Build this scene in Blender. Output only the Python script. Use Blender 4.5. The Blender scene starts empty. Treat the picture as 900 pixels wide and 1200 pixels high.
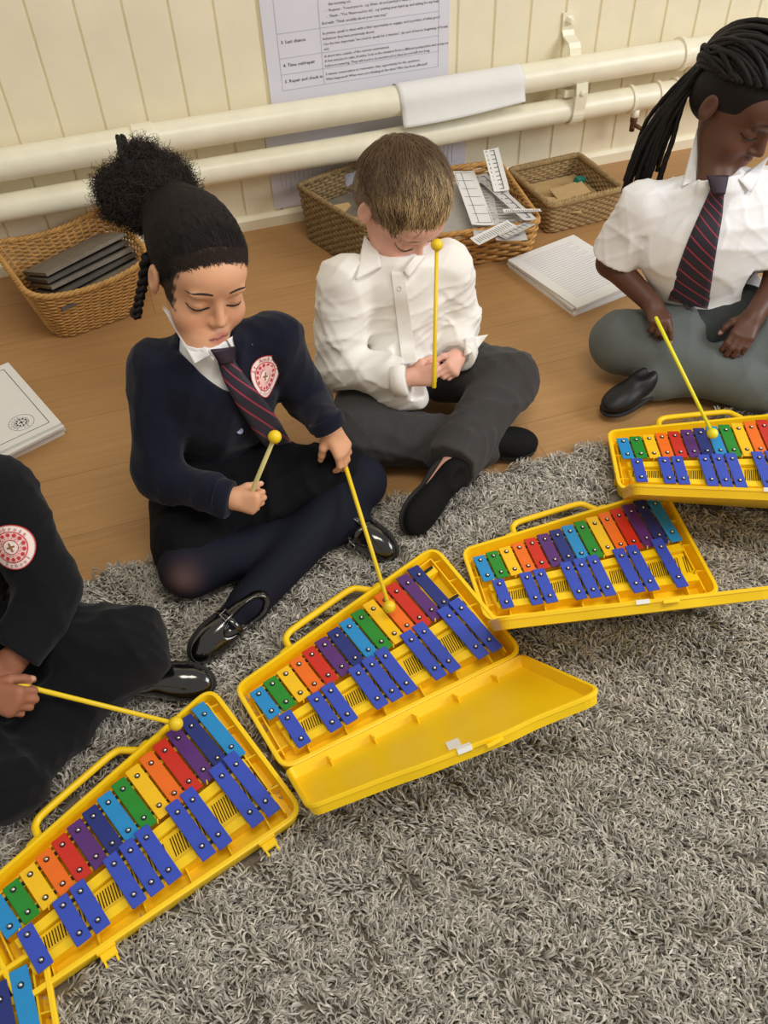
import bpy, math, random
import numpy as np
from mathutils import Vector, Matrix
from mathutils.bvhtree import BVHTree
random.seed(7); RNG = np.random.default_rng(7)
SC = bpy.context.scene; COL = SC.collection
S = 0.9407
# ------------------------------------------------------------ camera (position and orientation recovered from the wall boards and pipes)
H = 1.27; F = 1000.0
RM = np.array([[0.9484, -0.249, 0.1962], [-0.3157, -0.685, 0.6566], [-0.0291, -0.6846, -0.7283]])
RM[:, 0] /= np.linalg.norm(RM[:, 0]); RM[:, 1] -= RM[:, 0] * (RM[:, 0] @ RM[:, 1]); RM[:, 1] /= np.linalg.norm(RM[:, 1]); RM[:, 2] = np.cross(RM[:, 0], RM[:, 1])
CAM = np.array([0, 0, H])
def ray(px, py):
    r = RM @ np.array([px - 450, py - 600, F]); return r / np.linalg.norm(r)
def at(px, py, z=0.0):
    r = ray(px, py); return CAM + r * (z - H) / r[2]
def at_y(px, py, Y):
    r = ray(px, py); return CAM + r * Y / r[1]
cam = bpy.data.cameras.new('camera'); camo = bpy.data.objects.new('camera', cam); COL.objects.link(camo)
cam.sensor_fit = 'HORIZONTAL'; cam.sensor_width = 36; cam.lens = 36 * F / 900
M4 = Matrix.Identity(4)
for i in range(3):
    M4[i][0] = RM[i, 0]; M4[i][1] = -RM[i, 1]; M4[i][2] = -RM[i, 2]; M4[i][3] = CAM[i]
camo.matrix_world = M4; cam.clip_start = 0.05; SC.camera = camo
SC.view_settings.view_transform = 'Standard'; SC.view_settings.look = 'None'; SC.view_settings.gamma = 1; SC.view_settings.exposure = 0.0
SC.view_settings.use_curve_mapping = False

# ------------------------------------------------------------ materials
def lin(c):
    return tuple(((x / 255) / 12.92 if x / 255 <= 0.04045 else ((x / 255 + 0.055) / 1.055) ** 2.4) for x in c)
def mat(name, rgb, rough=0.5, spec=0.5, metal=0.0, noise=0, scale=30, bump=0, bscale=200, sss=0, coat=0, attr=False, sheen=0, rand=0):
    m = bpy.data.materials.new(name); m.use_nodes = True; nt = m.node_tree; N = nt.nodes; L = nt.links
    b = N['Principled BSDF']; c = (*lin(rgb), 1)
    b.inputs['Base Color'].default_value = c; b.inputs['Roughness'].default_value = rough
    b.inputs['Specular IOR Level'].default_value = spec; b.inputs['Metallic'].default_value = metal
    if sss: b.inputs['Subsurface Weight'].default_value = sss; b.inputs['Subsurface Radius'].default_value = (.012, .005, .003); b.inputs['Subsurface Scale'].default_value = .5
    if coat: b.inputs['Coat Weight'].default_value = coat; b.inputs['Coat Roughness'].default_value = .12
    if sheen: b.inputs['Sheen Weight'].default_value = sheen
    tc = N.new('ShaderNodeTexCoord'); col = None
    if attr:
        a = N.new('ShaderNodeAttribute'); a.attribute_name = 'Col'; col = a.outputs['Color']
    if noise:
        n = N.new('ShaderNodeTexNoise'); n.inputs['Scale'].default_value = scale; n.inputs['Detail'].default_value = 4
        L.new(tc.outputs['Object'], n.inputs['Vector'])
        r = N.new('ShaderNodeMapRange'); r.inputs['From Min'].default_value = .3; r.inputs['From Max'].default_value = .7
        r.inputs['To Min'].default_value = 1 - noise; r.inputs['To Max'].default_value = 1 + noise
        L.new(n.outputs['Fac'], r.inputs['Value'])
        mx = N.new('ShaderNodeVectorMath'); mx.operation = 'SCALE'; L.new(r.outputs['Result'], mx.inputs['Scale'])
        if col: L.new(col, mx.inputs[0])
        else: mx.inputs[0].default_value = c[:3]
        col = mx.outputs[0]
    if col: L.new(col, b.inputs['Base Color'])
    if bump:
        n2 = N.new('ShaderNodeTexNoise'); n2.inputs['Scale'].default_value = bscale; n2.inputs['Detail'].default_value = 3
        L.new(tc.outputs['Object'], n2.inputs['Vector'])
        bp = N.new('ShaderNodeBump'); bp.inputs['Strength'].default_value = bump; bp.inputs['Distance'].default_value = .002
        L.new(n2.outputs['Fac'], bp.inputs['Height']); L.new(bp.outputs['Normal'], b.inputs['Normal'])
    return m
MT = {}
MT['wallpaint'] = mat('cream_gloss_paint', (240, 231, 203), .38, .5, noise=.035, scale=9, bump=.15, bscale=60)
MT['pipepaint'] = mat('cream_pipe_paint', (240, 234, 210), .34, .5, noise=.05, scale=14, bump=.25, bscale=45)
MT['rust'] = mat('rusty_brass', (92, 62, 40), .6, .4, .3, noise=.3, scale=60)
MT['paper'] = mat('white_paper', (232, 231, 228), .75, .2, noise=.02, scale=20)
MT['lilac'] = mat('laminated_paper', (222, 221, 232), .35, .4, noise=.02, scale=8)
MT['graypaper'] = mat('printed_paper', (205, 203, 200), .8, .2, noise=.06, scale=60)
MT['ink'] = mat('grey_ink', (92, 92, 100), .8, .1)
MT['dark_ink'] = mat('dark_ink', (45, 45, 50), .8, .1)
MT['tableline'] = mat('pale_table_line', (190, 192, 205), .8, .1)
MT['wicker'] = mat('golden_wicker', (188, 142, 80), .55, .35, noise=.22, scale=55)
MT['wicker2'] = mat('honey_wicker', (196, 148, 84), .55, .35, noise=.2, scale=60)
MT['seagrass'] = mat('seagrass_rope', (140, 118, 82), .8, .2, noise=.3, scale=90)
MT['seagrass2'] = mat('pale_seagrass', (158, 132, 92), .8, .2, noise=.25, scale=90)
MT['slate'] = mat('dark_board', (84, 79, 72), .6, .3, noise=.15, scale=30)
MT['slate2'] = mat('grey_board_edge', (122, 114, 102), .6, .3, noise=.15, scale=30)
MT['cardboard'] = mat('cardboard', (188, 158, 112), .8, .2, noise=.06, scale=40)
MT['teal'] = mat('teal_plastic', (20, 110, 100), .4)
MT['yellow'] = mat('yellow_plastic', (255, 212, 22), .33, .5, noise=.03, scale=12, bump=.04, bscale=300)
MT['sticker'] = mat('white_sticker', (245, 244, 240), .4)
MT['screw'] = mat('steel_screw', (225, 225, 228), .16, .5, 1.0)
MT['rubber'] = mat('black_rubber', (16, 16, 18), .6)
MT['slot'] = mat('dark_slot', (84, 54, 10), .9, .1)
BARC = {'lb': (28, 140, 205), 'g': (30, 138, 42), 'y': (247, 196, 20), 'o': (240, 112, 22), 'r': (205, 42, 28), 'p': (88, 42, 118), 'n': (30, 46, 122), 's': (52, 78, 190)}
for k, c in BARC.items(): MT['bar_' + k] = mat('enamel_bar_' + k, c, .36, .5, 0, noise=.04, scale=40)
MT['mallet'] = mat('mallet_yellow', (238, 205, 30), .4)
MT['mallet_pale'] = mat('mallet_cream', (216, 204, 138), .5)
MT['navy'] = mat('navy_knit', (19, 22, 38), .95, .15, noise=.12, scale=300, bump=.6, bscale=450, sheen=.12)
MT['blackcloth'] = mat('black_wool', (20, 21, 25), .95, .12, noise=.12, scale=300, bump=.5, bscale=450, sheen=.1)
MT['blackskirt'] = mat('black_skirt', (16, 16, 20), .9, .15, noise=.1, scale=200, bump=.3, bscale=400)
MT['tights'] = mat('navy_tights', (22, 24, 38), .8, .2, attr=True, noise=.08, scale=500)
MT['charcoal'] = mat('charcoal_trouser', (62, 60, 60), .95, .15, noise=.1, scale=250, bump=.4, bscale=500, sheen=.1)
MT['greytights'] = mat('grey_knit_tights', (96, 102, 100), .95, .15, noise=.07, scale=400, bump=.5, bscale=600, sheen=.15)
MT['greyskirt'] = mat('grey_skirt', (62, 66, 66), .95, .15, noise=.08, scale=300, bump=.3, bscale=500)
MT['shirt'] = mat('white_cotton', (236, 236, 238), .8, .2, noise=.015, scale=50, bump=.12, bscale=500, sheen=.1)
MT['shirt_warm'] = mat('white_cotton_shirt', (240, 237, 232), .8, .2, noise=.015, scale=50, bump=.12, bscale=500, sheen=.1)
MT['button'] = mat('pearl_button', (215, 212, 205), .35)
MT['navybutton'] = mat('navy_button', (140, 146, 180), .3)
MT['patent'] = mat('black_patent', (10, 10, 12), .12, .6, coat=1)
MT['blackleather'] = mat('black_leather', (20, 20, 22), .45, .4, noise=.1, scale=100)
MT['suede'] = mat('black_suede', (16, 16, 17), .85, .2, noise=.2, scale=150, bump=.3)
MT['sole'] = mat('dark_sole', (38, 37, 37), .7, .3)
MT['buckle'] = mat('silver_buckle', (200, 200, 205), .25, .5, 1)
MT['skin_tan'] = mat('skin_tan', (214, 158, 122), .5, .35, attr=True, sss=.12, noise=.03, scale=60)
MT['skin_pale'] = mat('skin_pale', (226, 172, 150), .5, .35, attr=True, sss=.12, noise=.03, scale=60)
MT['skin_dark'] = mat('skin_dark', (84, 54, 42), .45, .35, attr=True, sss=.05, noise=.04, scale=60)
MT['hair_black'] = mat('black_hair', (22, 18, 17), .6, .25, noise=.3, scale=120)
MT['hair_fuzz'] = mat('dark_brown_hair', (40, 30, 26), .75, .2, attr=True)
MT['hair_boy'] = mat('brown_hair', (92, 72, 52), .55, .3, attr=True)
MT['lash'] = mat('lash', (28, 20, 18), .7)
MT['red_thread'] = mat('red_thread', (196, 52, 60), .8); MT['pink_thread'] = mat('pink_patch', (236, 190, 186), .85)
MT['white_thread'] = mat('white_patch', (240, 224, 218), .85); MT['brown_thread'] = mat('gold_brown_thread', (150, 96, 50), .8)
MT['skirting'] = MT['wallpaint']

# ------------------------------------------------------------ object helpers
def tag(o, label=None, cat=None, group=None, kind=None):
    if label: o['label'] = label
    if cat: o['category'] = cat
    if group: o['group'] = group
    if kind: o['kind'] = kind
    return o
def empty(name, loc=(0, 0, 0), rz=0):
    o = bpy.data.objects.new(name, None); o.empty_display_size = .05; COL.objects.link(o); o.location = loc; o.rotation_euler = (0, 0, rz); return o
def link(name, me, m, parent=None, smooth=True):
    for q in (m if isinstance(m, (list, tuple)) else [m]): me.materials.append(q)
    if smooth and len(me.polygons): me.polygons.foreach_set('use_smooth', np.ones(len(me.polygons), dtype=bool))
    o = bpy.data.objects.new(name, me); COL.objects.link(o)
    if parent is not None: o.parent = parent
    return o
class MB:
    """collects polygons; build() links them as one mesh"""
    def __init__(s): s.v = []; s.f = []; s.mi = []; s.m = 0
    def add(s, V, Fc):
        b = len(s.v); s.v += [tuple(map(float, p)) for p in V]; s.f += [tuple(i + b for i in f) for f in Fc]; s.mi += [s.m] * len(Fc); return s
    def box(s, c, h, R=None, bev=0.0):
        c = np.array(c, float); h = np.array(h, float); R = np.eye(3) if R is None else np.array(R)
        if bev <= 0:
            V = [c + R.T @ (h * np.array(q)) for q in [(-1,-1,-1),(1,-1,-1),(1,1,-1),(-1,1,-1),(-1,-1,1),(1,-1,1),(1,1,1),(-1,1,1)]]
            return s.add(V, [(0,3,2,1),(4,5,6,7),(0,1,5,4),(1,2,6,5),(2,3,7,6),(3,0,4,7)])
        out = rrect(h[0], h[1], min(bev * 2.0, h[0]*.9, h[1]*.9), 3)
        inn = rrect(h[0] - bev, h[1] - bev, max(min(bev * 2.0, h[0]*.9, h[1]*.9) - bev, .0002), 3)
        rings = [(inn, -h[2]), (out, -h[2] + bev), (out, h[2] - bev), (inn, h[2])]
        V = [c + R.T @ np.array([x, y, z]) for pts, z in rings for x, y in pts]
        n = len(out); Fc = [(k*n+i, k*n+(i+1) % n, (k+1)*n+(i+1) % n, (k+1)*n+i) for k in range(3) for i in range(n)]
        Fc.append(tuple(range(n - 1, -1, -1))); Fc.append(tuple(range(3*n, 4*n)))
        return s.add(V, Fc)
    def tube(s, P, r, n=8, closed=False, caps=True, sq=None):
        P = np.array(P, float); m = len(P); r = np.full(m, r) if np.isscalar(r) else np.array(r, float)
        T = np.gradient(P, axis=0) if not closed else (np.roll(P, -1, 0) - np.roll(P, 1, 0))
        T /= np.linalg.norm(T, axis=1)[:, None] + 1e-12
        u = np.cross(T[0], [0, 0, 1.0]); 
        if np.linalg.norm(u) < 1e-3: u = np.cross(T[0], [1.0, 0, 0])
        u /= np.linalg.norm(u); V = []
        for i in range(m):
            u = u - T[i] * (u @ T[i]); u /= np.linalg.norm(u) + 1e-12; w = np.cross(T[i], u)
            for k in range(n):
                a = 2 * math.pi * k / n
                V.append(P[i] + r[i] * (math.cos(a) * u + math.sin(a) * w * (sq or 1)))
        Fc = []; mm = m if closed else m - 1
        for i in range(mm):
            j = (i + 1) % m
            for k in range(n): Fc.append((i*n+k, i*n+(k+1) % n, j*n+(k+1) % n, j*n+k))
        if caps and not closed: Fc.append(tuple(range(n - 1, -1, -1))); Fc.append(tuple((m-1)*n+k for k in range(n)))
        return s.add(V, Fc)
    def lathe(s, prof, c, axis=(0, 0, 1), n=20):
        c = np.array(c, float); ax = np.array(axis, float); ax /= np.linalg.norm(ax)
        u = np.cross(ax, [0, 1, 0.01]); u /= np.linalg.norm(u); w = np.cross(ax, u); V = []
        for r, h in prof:
            for k in range(n):
                a = 2 * math.pi * k / n; V.append(c + ax * h + r * (math.cos(a) * u + math.sin(a) * w))
        m = len(prof); Fc = [(i*n+k, i*n+(k+1) % n, (i+1)*n+(k+1) % n, (i+1)*n+k) for i in range(m-1) for k in range(n)]
        Fc.append(tuple(range(n - 1, -1, -1))); Fc.append(tuple((m-1)*n+k for k in range(n)))
        return s.add(V, Fc)
    def build(s, name, m, parent=None, smooth=False):
        me = bpy.data.meshes.new(name); me.from_pydata(s.v, [], s.f)
        o = link(name, me, m, parent, smooth)
        if isinstance(m, (list, tuple)): me.polygons.foreach_set('material_index', s.mi)
        me.update(); return o
def rrect(a, b, r, n=4):
    P = []
    for cx, cy, a0 in ((a-r, b-r, 0), (-a+r, b-r, 90), (-a+r, -b+r, 180), (a-r, -b+r, 270)):
        for k in range(n + 1):
            t = math.radians(a0 + 90 * k / n); P.append((cx + r * math.cos(t), cy + r * math.sin(t)))
    return P
def roundpoly(P, rad, n=6):
    """closed polygon (CCW) with rounded corners"""
    out = []; m = len(P); rad = [rad] * m if np.isscalar(rad) else rad
    for i in range(m):
        p = np.array(P[i], float); a = np.array(P[i-1], float) - p; b = np.array(P[(i+1) % m], float) - p
        la, lb = np.linalg.norm(a), np.linalg.norm(b); r = min(rad[i], la*.49, lb*.49); A = p + a/la*r; B = p + b/lb*r
        for k in range(n + 1):
            t = k / n; out.append((1-t)**2*A + 2*t*(1-t)*p + t*t*B)
    return np.array(out)
def offset_poly(P, d):
    P = np.array(P); T = np.roll(P, -1, 0) - np.roll(P, 1, 0); T /= np.linalg.norm(T, axis=1)[:, None] + 1e-9
    return P + np.stack([-T[:, 1], T[:, 0]], 1) * d      # inwards for CCW
def loft(rings, cap0=True, cap1=True, closed=True):
    n = len(rings[0]); V = [p for r in rings for p in r]; m = len(rings)
    Fc = [(k*n+i, k*n+(i+1) % n, (k+1)*n+(i+1) % n, (k+1)*n+i) for k in range(m-1) for i in range(n if closed else n-1)]
    if cap0: Fc.append(tuple(range(n-1, -1, -1)))
    if cap1: Fc.append(tuple((m-1)*n+i for i in range(n)))
    return V, Fc
def text_mesh(body, size, align='LEFT'):
    cu = bpy.data.curves.new('txt', 'FONT'); cu.body = body; cu.size = size; cu.align_x = align; cu.resolution_u = 1; cu.extrude = 0.0001
    o = bpy.data.objects.new('txt', cu); COL.objects.link(o); bpy.context.view_layer.update()
    me = bpy.data.meshes.new_from_object(o.evaluated_get(bpy.context.evaluated_depsgraph_get()))
    V = [tuple(v.co) for v in me.vertices]; Fc = [tuple(p.vertices) for p in me.polygons]
    bpy.data.objects.remove(o); bpy.data.curves.remove(cu); bpy.data.meshes.remove(me); return V, Fc

def ribbons(name, P, W, UP, m, parent=None, colors=None, lift=.45):
    """P (N,K,3) centre lines, W (N,K) half widths, UP (N,3): ridge-section strands in one mesh"""
    N, K, _ = P.shape; T = np.gradient(P, axis=1); T /= np.linalg.norm(T, axis=2)[..., None] + 1e-9
    U = UP[:, None, :]; B = np.cross(T, U); B /= np.linalg.norm(B, axis=2)[..., None] + 1e-9; Nn = np.cross(B, T)
    V = np.stack([P - B * W[..., None], P + Nn * W[..., None] * lift * 2, P + B * W[..., None]], 2).reshape(-1, 3)
    idx = np.arange(N * K * 3).reshape(N, K, 3)
    q = np.concatenate([np.stack([idx[:, :-1, j], idx[:, :-1, j+1], idx[:, 1:, j+1], idx[:, 1:, j]], -1).reshape(-1, 4) for j in (0, 1)])
    me = mesh_np(name, V, q)
    if colors is not None:
        c = np.repeat(colors, K * 3, axis=0) if colors.ndim == 2 else np.repeat(colors.reshape(-1, 3), 3, axis=0)
        setcol(me, c)
    return link(name, me, m, parent, True)
def mesh_np(name, V, Q):
    me = bpy.data.meshes.new(name); n = len(Q)
    me.vertices.add(len(V)); me.vertices.foreach_set('co', np.asarray(V, np.float32).ravel())
    me.loops.add(n * 4); me.loops.foreach_set('vertex_index', np.asarray(Q, np.int32).ravel())
    me.polygons.add(n); me.polygons.foreach_set('loop_start', np.arange(0, n * 4, 4, dtype=np.int32))
    try: me.polygons.foreach_set('loop_total', np.full(n, 4, dtype=np.int32))
    except Exception: pass
    me.update(calc_edges=True); return me
def setcol(me, c):
    a = me.color_attributes.new('Col', 'FLOAT_COLOR', 'POINT'); d = np.ones((len(me.vertices), 4), np.float32); d[:, :3] = c; a.data.foreach_set('color', d.ravel())

# ------------------------------------------------------------ smooth blended solids (signed distance -> surface nets)
def nrm(v): v = np.array(v, float); return v / np.linalg.norm(v)
def rc(a, b, ra, rb, k=.012, mode='u'):
    a = np.array(a, float); b = np.array(b, float); ba = b - a; L2 = ba @ ba + 1e-12
    def f(P):
        pa = P - a; h = np.clip(pa @ ba / L2, 0, 1); return np.linalg.norm(pa - h[:, None] * ba, axis=1) - (ra + (rb - ra) * h)
    return (mode, f, (a + b) / 2, math.sqrt(L2) / 2 + max(ra, rb), k)
def el(c, r, R=None, k=.012, mode='u'):
    c = np.array(c, float); r = np.array(r, float); R = np.eye(3) if R is None else np.array(R)
    def f(P):
        q = (P - c) @ R.T; k0 = np.linalg.norm(q / r, axis=1); k1 = np.linalg.norm(q / (r * r), axis=1) + 1e-9
        return np.where(k0 < 1e-4, -r.min(), k0 * (k0 - 1) / k1)
    return (mode, f, c, r.max(), k)
def bx(c, h, R=None, rd=.004, k=.004, mode='u'):
    c = np.array(c, float); h = np.array(h, float) - rd; R = np.eye(3) if R is None else np.array(R)
    def f(P):
        q = np.abs((P - c) @ R.T) - h; return np.linalg.norm(np.maximum(q, 0), axis=1) + np.minimum(q.max(1), 0) - rd
    return (mode, f, c, np.linalg.norm(h) + rd, k)
def cyl(a, b, r, k=.002, mode='s'):
    a = np.array(a, float); b = np.array(b, float); ax = nrm(b - a); L = np.linalg.norm(b - a) / 2; c = (a + b) / 2
    def f(P):
        q = P - c; z = q @ ax; rad = np.linalg.norm(q - z[:, None] * ax, axis=1)
        return np.maximum(np.abs(z) - L, rad - r)
    return (mode, f, c, math.hypot(L, r), k)
def half(p, n, k=.004, mode='s'):          # removes the side n points to
    p = np.array(p, float); n = nrm(n)
    return (mode, lambda P: -((P - p) @ n), p, 1e3, k)
BIG = .08
def ev(ops, P, c, hd):
    d = np.full(len(P), BIG)
    for mode, f, cc, R, k in ops:
        gap = np.linalg.norm(cc - c) - R - hd
        if mode == 'u':
            if gap > BIG + k: continue
            e = f(P); h = np.maximum(k - np.abs(d - e), 0) / k; d = np.minimum(d, e) - h * h * k / 4
        elif mode == 's':
            if R < 100 and gap > BIG + k: continue
            e = -f(P); h = np.maximum(k - np.abs(d - e), 0) / k; d = np.maximum(d, e) + h * h * k / 4
        elif mode == 'd':
            d = d + f(P)
    return d
def sdf_mesh(ops, res=.003, name='solid', smooth_iter=1):
    U = [o for o in ops if o[0] == 'u']
    lo = np.min([o[2] - o[3] for o in U], 0) - .012; hi = np.max([o[2] + o[3] for o in U], 0) + .012
    B = 12; n = np.ceil((hi - lo) / res / B).astype(int) * B + 1
    D = np.full(n, BIG, np.float32); nb = (n - 1) // B; hd = B * res * .5 * 1.7321
    g = np.arange(B + 1) * res; gx, gy, gz = np.meshgrid(g, g, g, indexing='ij'); G = np.stack([gx, gy, gz], -1).reshape(-1, 3)
    I = np.stack(np.meshgrid(*[np.arange(k) for k in nb], indexing='ij'), -1).reshape(-1, 3)
    C = lo + (I + .5) * B * res
    # coarse pass in groups
    dc = np.empty(len(C))
    order = np.arange(len(C))
    for s0 in range(0, len(C), 4096):
        q = C[s0:s0+4096]; cc = (q.min(0) + q.max(0)) / 2; dc[s0:s0+4096] = ev(ops, q, cc, np.linalg.norm(q.max(0) - q.min(0)) / 2)
    for (i, j, k), c, d0 in zip(I, C, dc):
        x, y, z = i*B, j*B, k*B
        if abs(d0) > hd * 1.25 + .012:
            if d0 < 0: D[x:x+B+1, y:y+B+1, z:z+B+1] = -BIG
            continue
        D[x:x+B+1, y:y+B+1, z:z+B+1] = ev(ops, lo + np.array([x, y, z]) * res + G, c, hd).reshape(B+1, B+1, B+1)
    ins = D < 0
    verts_acc = {}; cellid = None
    edges = []
    for ax in range(3):
        a = [slice(None)]*3; b = [slice(None)]*3; a[ax] = slice(0, -1); b[ax] = slice(1, None)
        X = np.argwhere(ins[tuple(a)] != ins[tuple(b)]); edges.append(X)
    nc = n - 1; lin_ = lambda q: (q[:, 0] * nc[1] + q[:, 1]) * nc[2] + q[:, 2]
    allc = []; allp = []; quads = []
    for ax, X in enumerate(edges):
        o1, o2 = [(1, 2), (2, 0), (0, 1)][ax]
        ok = (X[:, o1] > 0) & (X[:, o2] > 0) & (X[:, o1] < nc[o1]) & (X[:, o2] < nc[o2]); X = X[ok]
        e = np.zeros(3, int); e[ax] = 1
        d0 = D[tuple(X.T)]; d1 = D[tuple((X + e).T)]; t = d0 / (d0 - d1 + 1e-12)
        p = X.astype(float); p[:, ax] += t
        cs = []
        for u, v in ((0, 0), (1, 0), (1, 1), (0, 1)):
            q = X.copy(); q[:, o1] -= u; q[:, o2] -= v; c_ = lin_(q); cs.append(c_); allc.append(c_); allp.append(p)
        Q = np.stack(cs, 1); flip = d0 > 0; Q[flip] = Q[flip][:, ::-1]; quads.append(Q[:, ::-1])
    ac = np.concatenate(allc); ap = np.concatenate(allp); uq, inv = np.unique(ac, return_inverse=True)
    cnt = np.bincount(inv).astype(float); V = np.stack([np.bincount(inv, ap[:, k]) / cnt for k in range(3)], 1)
    Q = np.searchsorted(uq, np.concatenate(quads))
    for _ in range(smooth_iter):
        acc = np.zeros_like(V); w = np.zeros(len(V))
        for k in range(4):
            np.add.at(acc, Q[:, k], V[Q[:, (k+1) % 4]]); np.add.at(w, Q[:, k], 1)
        V = V * .5 + acc / np.maximum(w, 1)[:, None] * .5
    V = lo + V * res
    me = mesh_np(name, V, Q[:, ::-1]); return me, V, Q
def bvh_of(V, Q): return BVHTree.FromPolygons([tuple(v) for v in V], [tuple(map(int, q)) for q in Q])
def fold(amp, freq, seed=0, stretch=(1, 1, 1), sharp=1.7):
    """cloth creases: narrow ridges that come and go"""
    r = np.random.default_rng(seed); W = [(nrm(r.normal(size=3)), nrm(r.normal(size=3)), nrm(r.normal(size=3)), r.uniform(.7, 1.5), r.uniform(0, 6)) for _ in range(5)]
    def f(P):
        s = 0
        for a, b, c, m, ph in W:
            v = np.sin(P @ a * freq * m + 1.5 * np.sin(P @ b * freq * .5 + ph) + ph); s = s + (1 - np.abs(v)) ** sharp * np.clip(np.sin(P @ c * freq * .37 + 2 * ph) + .35, 0, 1)
        return -amp * (s * .9 - .35)
    return ('d', f, np.zeros(3), 1e3, 0)
# ------------------------------------------------------------ room
WY = 2.54 * S
def board_wall():
    mb = MB(); g = .1165 * S; x0 = -.003 * S - 14 * g; prof = []
    for i in range(42):
        a = x0 + i * g; bd = .0045
        prof += [(a - bd*.35, WY + .006), (a + bd*.35, WY + .006), (a + bd, WY), (a + g - bd, WY)]
    rows = [0, .4, 2.6]; V = [(x, y, z) for z in rows for x, y in prof]; n = len(prof)
    mb.add(V, [(r*n+i, r*n+i+1, (r+1)*n+i+1, (r+1)*n+i) for r in range(2) for i in range(n-1)])
    xa, xb = prof[0][0], prof[-1][0]
    mb.add([(xa, WY+.006, 0), (xb, WY+.006, 0), (xb, WY+.006, 2.6), (xa, WY+.006, 2.6), (xa, WY+.1, 0), (xb, WY+.1, 0), (xb, WY+.1, 2.6), (xa, WY+.1, 2.6)],
           [(4,5,6,7)[::-1], (0,4,7,3), (1,2,6,5), (3,7,6,2)])
    return mb.build('wall_back', MT['wallpaint'])
w = board_wall(); w['kind'] = 'structure'
mb = MB(); mb.add([(-1.8, WY-.014, 0), (3.1, WY-.014, 0), (3.1, WY-.014, .030), (3.1, WY-.006, .040), (3.1, WY+.004, .042), (-1.8, WY+.004, .042), (-1.8, WY-.006, .040), (-1.8, WY-.014, .030)],
    [(0,1,2,7), (7,2,3,6), (6,3,4,5)]); o = mb.build('baseboard_back', MT['skirting']); o['kind'] = 'structure'
fm = bpy.data.materials.new('laminate_floor'); fm.use_nodes = True; nt = fm.node_tree; N = nt.nodes; L = nt.links; b = N['Principled BSDF']
tc = N.new('ShaderNodeTexCoord')
br = N.new('ShaderNodeTexBrick'); br.inputs['Scale'].default_value = 1; br.inputs['Brick Width'].default_value = 1.15; br.inputs['Row Height'].default_value = .185
br.inputs['Mortar Size'].default_value = .0012; br.inputs['Mortar Smooth'].default_value = .3; br.offset = .37
br.inputs['Color1'].default_value = (*lin((180, 138, 90)), 1); br.inputs['Color2'].default_value = (*lin((175, 133, 85)), 1); br.inputs['Mortar'].default_value = (*lin((152, 113, 70)), 1)
L.new(tc.outputs['Object'], br.inputs['Vector'])
mp = N.new('ShaderNodeMapping'); mp.inputs['Scale'].default_value = (1.6, 34, 1); L.new(tc.outputs['Object'], mp.inputs['Vector'])
nz = N.new('ShaderNodeTexNoise'); nz.inputs['Scale'].default_value = 3; nz.inputs['Detail'].default_value = 6; nz.inputs['Distortion'].default_value = .5; L.new(mp.outputs['Vector'], nz.inputs['Vector'])
mr = N.new('ShaderNodeMapRange'); mr.inputs['From Min'].default_value = .3; mr.inputs['From Max'].default_value = .7; mr.inputs['To Min'].default_value = .9; mr.inputs['To Max'].default_value = 1.08; L.new(nz.outputs['Fac'], mr.inputs['Value'])
vm = N.new('ShaderNodeVectorMath'); vm.operation = 'SCALE'; L.new(br.outputs['Color'], vm.inputs[0]); L.new(mr.outputs['Result'], vm.inputs['Scale']); L.new(vm.outputs[0], b.inputs['Base Color'])
b.inputs['Roughness'].default_value = .42; b.inputs['Specular IOR Level'].default_value = .35
mb = MB(); mb.add([(-1.8, -1.5, -.05), (3.1, -1.5, -.05), (3.1, WY+.1, -.05), (-1.8, WY+.1, -.05), (-1.8, -1.5, 0), (3.1, -1.5, 0), (3.1, WY+.1, 0), (-1.8, WY+.1, 0)], [(3,2,1,0), (4,5,6,7), (0,1,5,4), (1,2,6,5), (2,3,7,6), (3,0,4,7)])
o = mb.build('floor', fm); o['kind'] = 'structure'

# ------------------------------------------------------------ pipes
PY = 2.455 * S; ZU = .355 * S; ZL = .240 * S; RU = .0415 * S; RLo = .037 * S
def wob(x0, x1, y, z, n=60, a=.0012): return [(x, y + a*math.sin(x*7), z + a*math.sin(x*5+1)) for x in np.linspace(x0, x1, n)]
up = empty('heating_pipe', (0, PY, ZU)); tag(up, 'upper thick cream painted pipe running along the wall, the one under the poster', 'pipe', 'heating pipes')
def child_at(o, par):
    o.parent = par; o.matrix_parent_inverse = Matrix.Translation(-par.location) if par.rotation_euler.z == 0 else (Matrix.Translation(par.location) @ Matrix.Rotation(par.rotation_euler.z, 4, 'Z')).inverted(); return o
child_at(MB().tube(wob(-1.75, 3.0, PY, ZU, 90), RU, 24).build('pipe_run', MT['pipepaint'], smooth=True), up)
xc = at_y(170, 168, PY)[0]
child_at(MB().tube([(xc-.028, PY, ZU), (xc-.026, PY, ZU), (xc+.026, PY, ZU), (xc+.028, PY, ZU)], [RU+.001, RU+.006, RU+.006, RU+.001], 24).build('pipe_collar', MT['pipepaint'], smooth=False), up)
xr = at_y(797, 62, PY)[0]
child_at(MB().tube([(xr-.007, PY, ZU), (xr-.006, PY, ZU), (xr+.006, PY, ZU), (xr+.007, PY, ZU)], [RU+.001, RU+.007, RU+.007, RU+.001], 24).build('pipe_collar', MT['pipepaint']), up)
lp = empty('heating_pipe', (0, PY, ZL)); tag(lp, 'lower cream painted pipe close above the baskets, with the drain tap', 'pipe', 'heating pipes')
child_at(MB().tube(wob(-1.75, 3.0, PY, ZL, 90), RLo, 24).build('pipe_run', MT['pipepaint'], smooth=True), lp)
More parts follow.
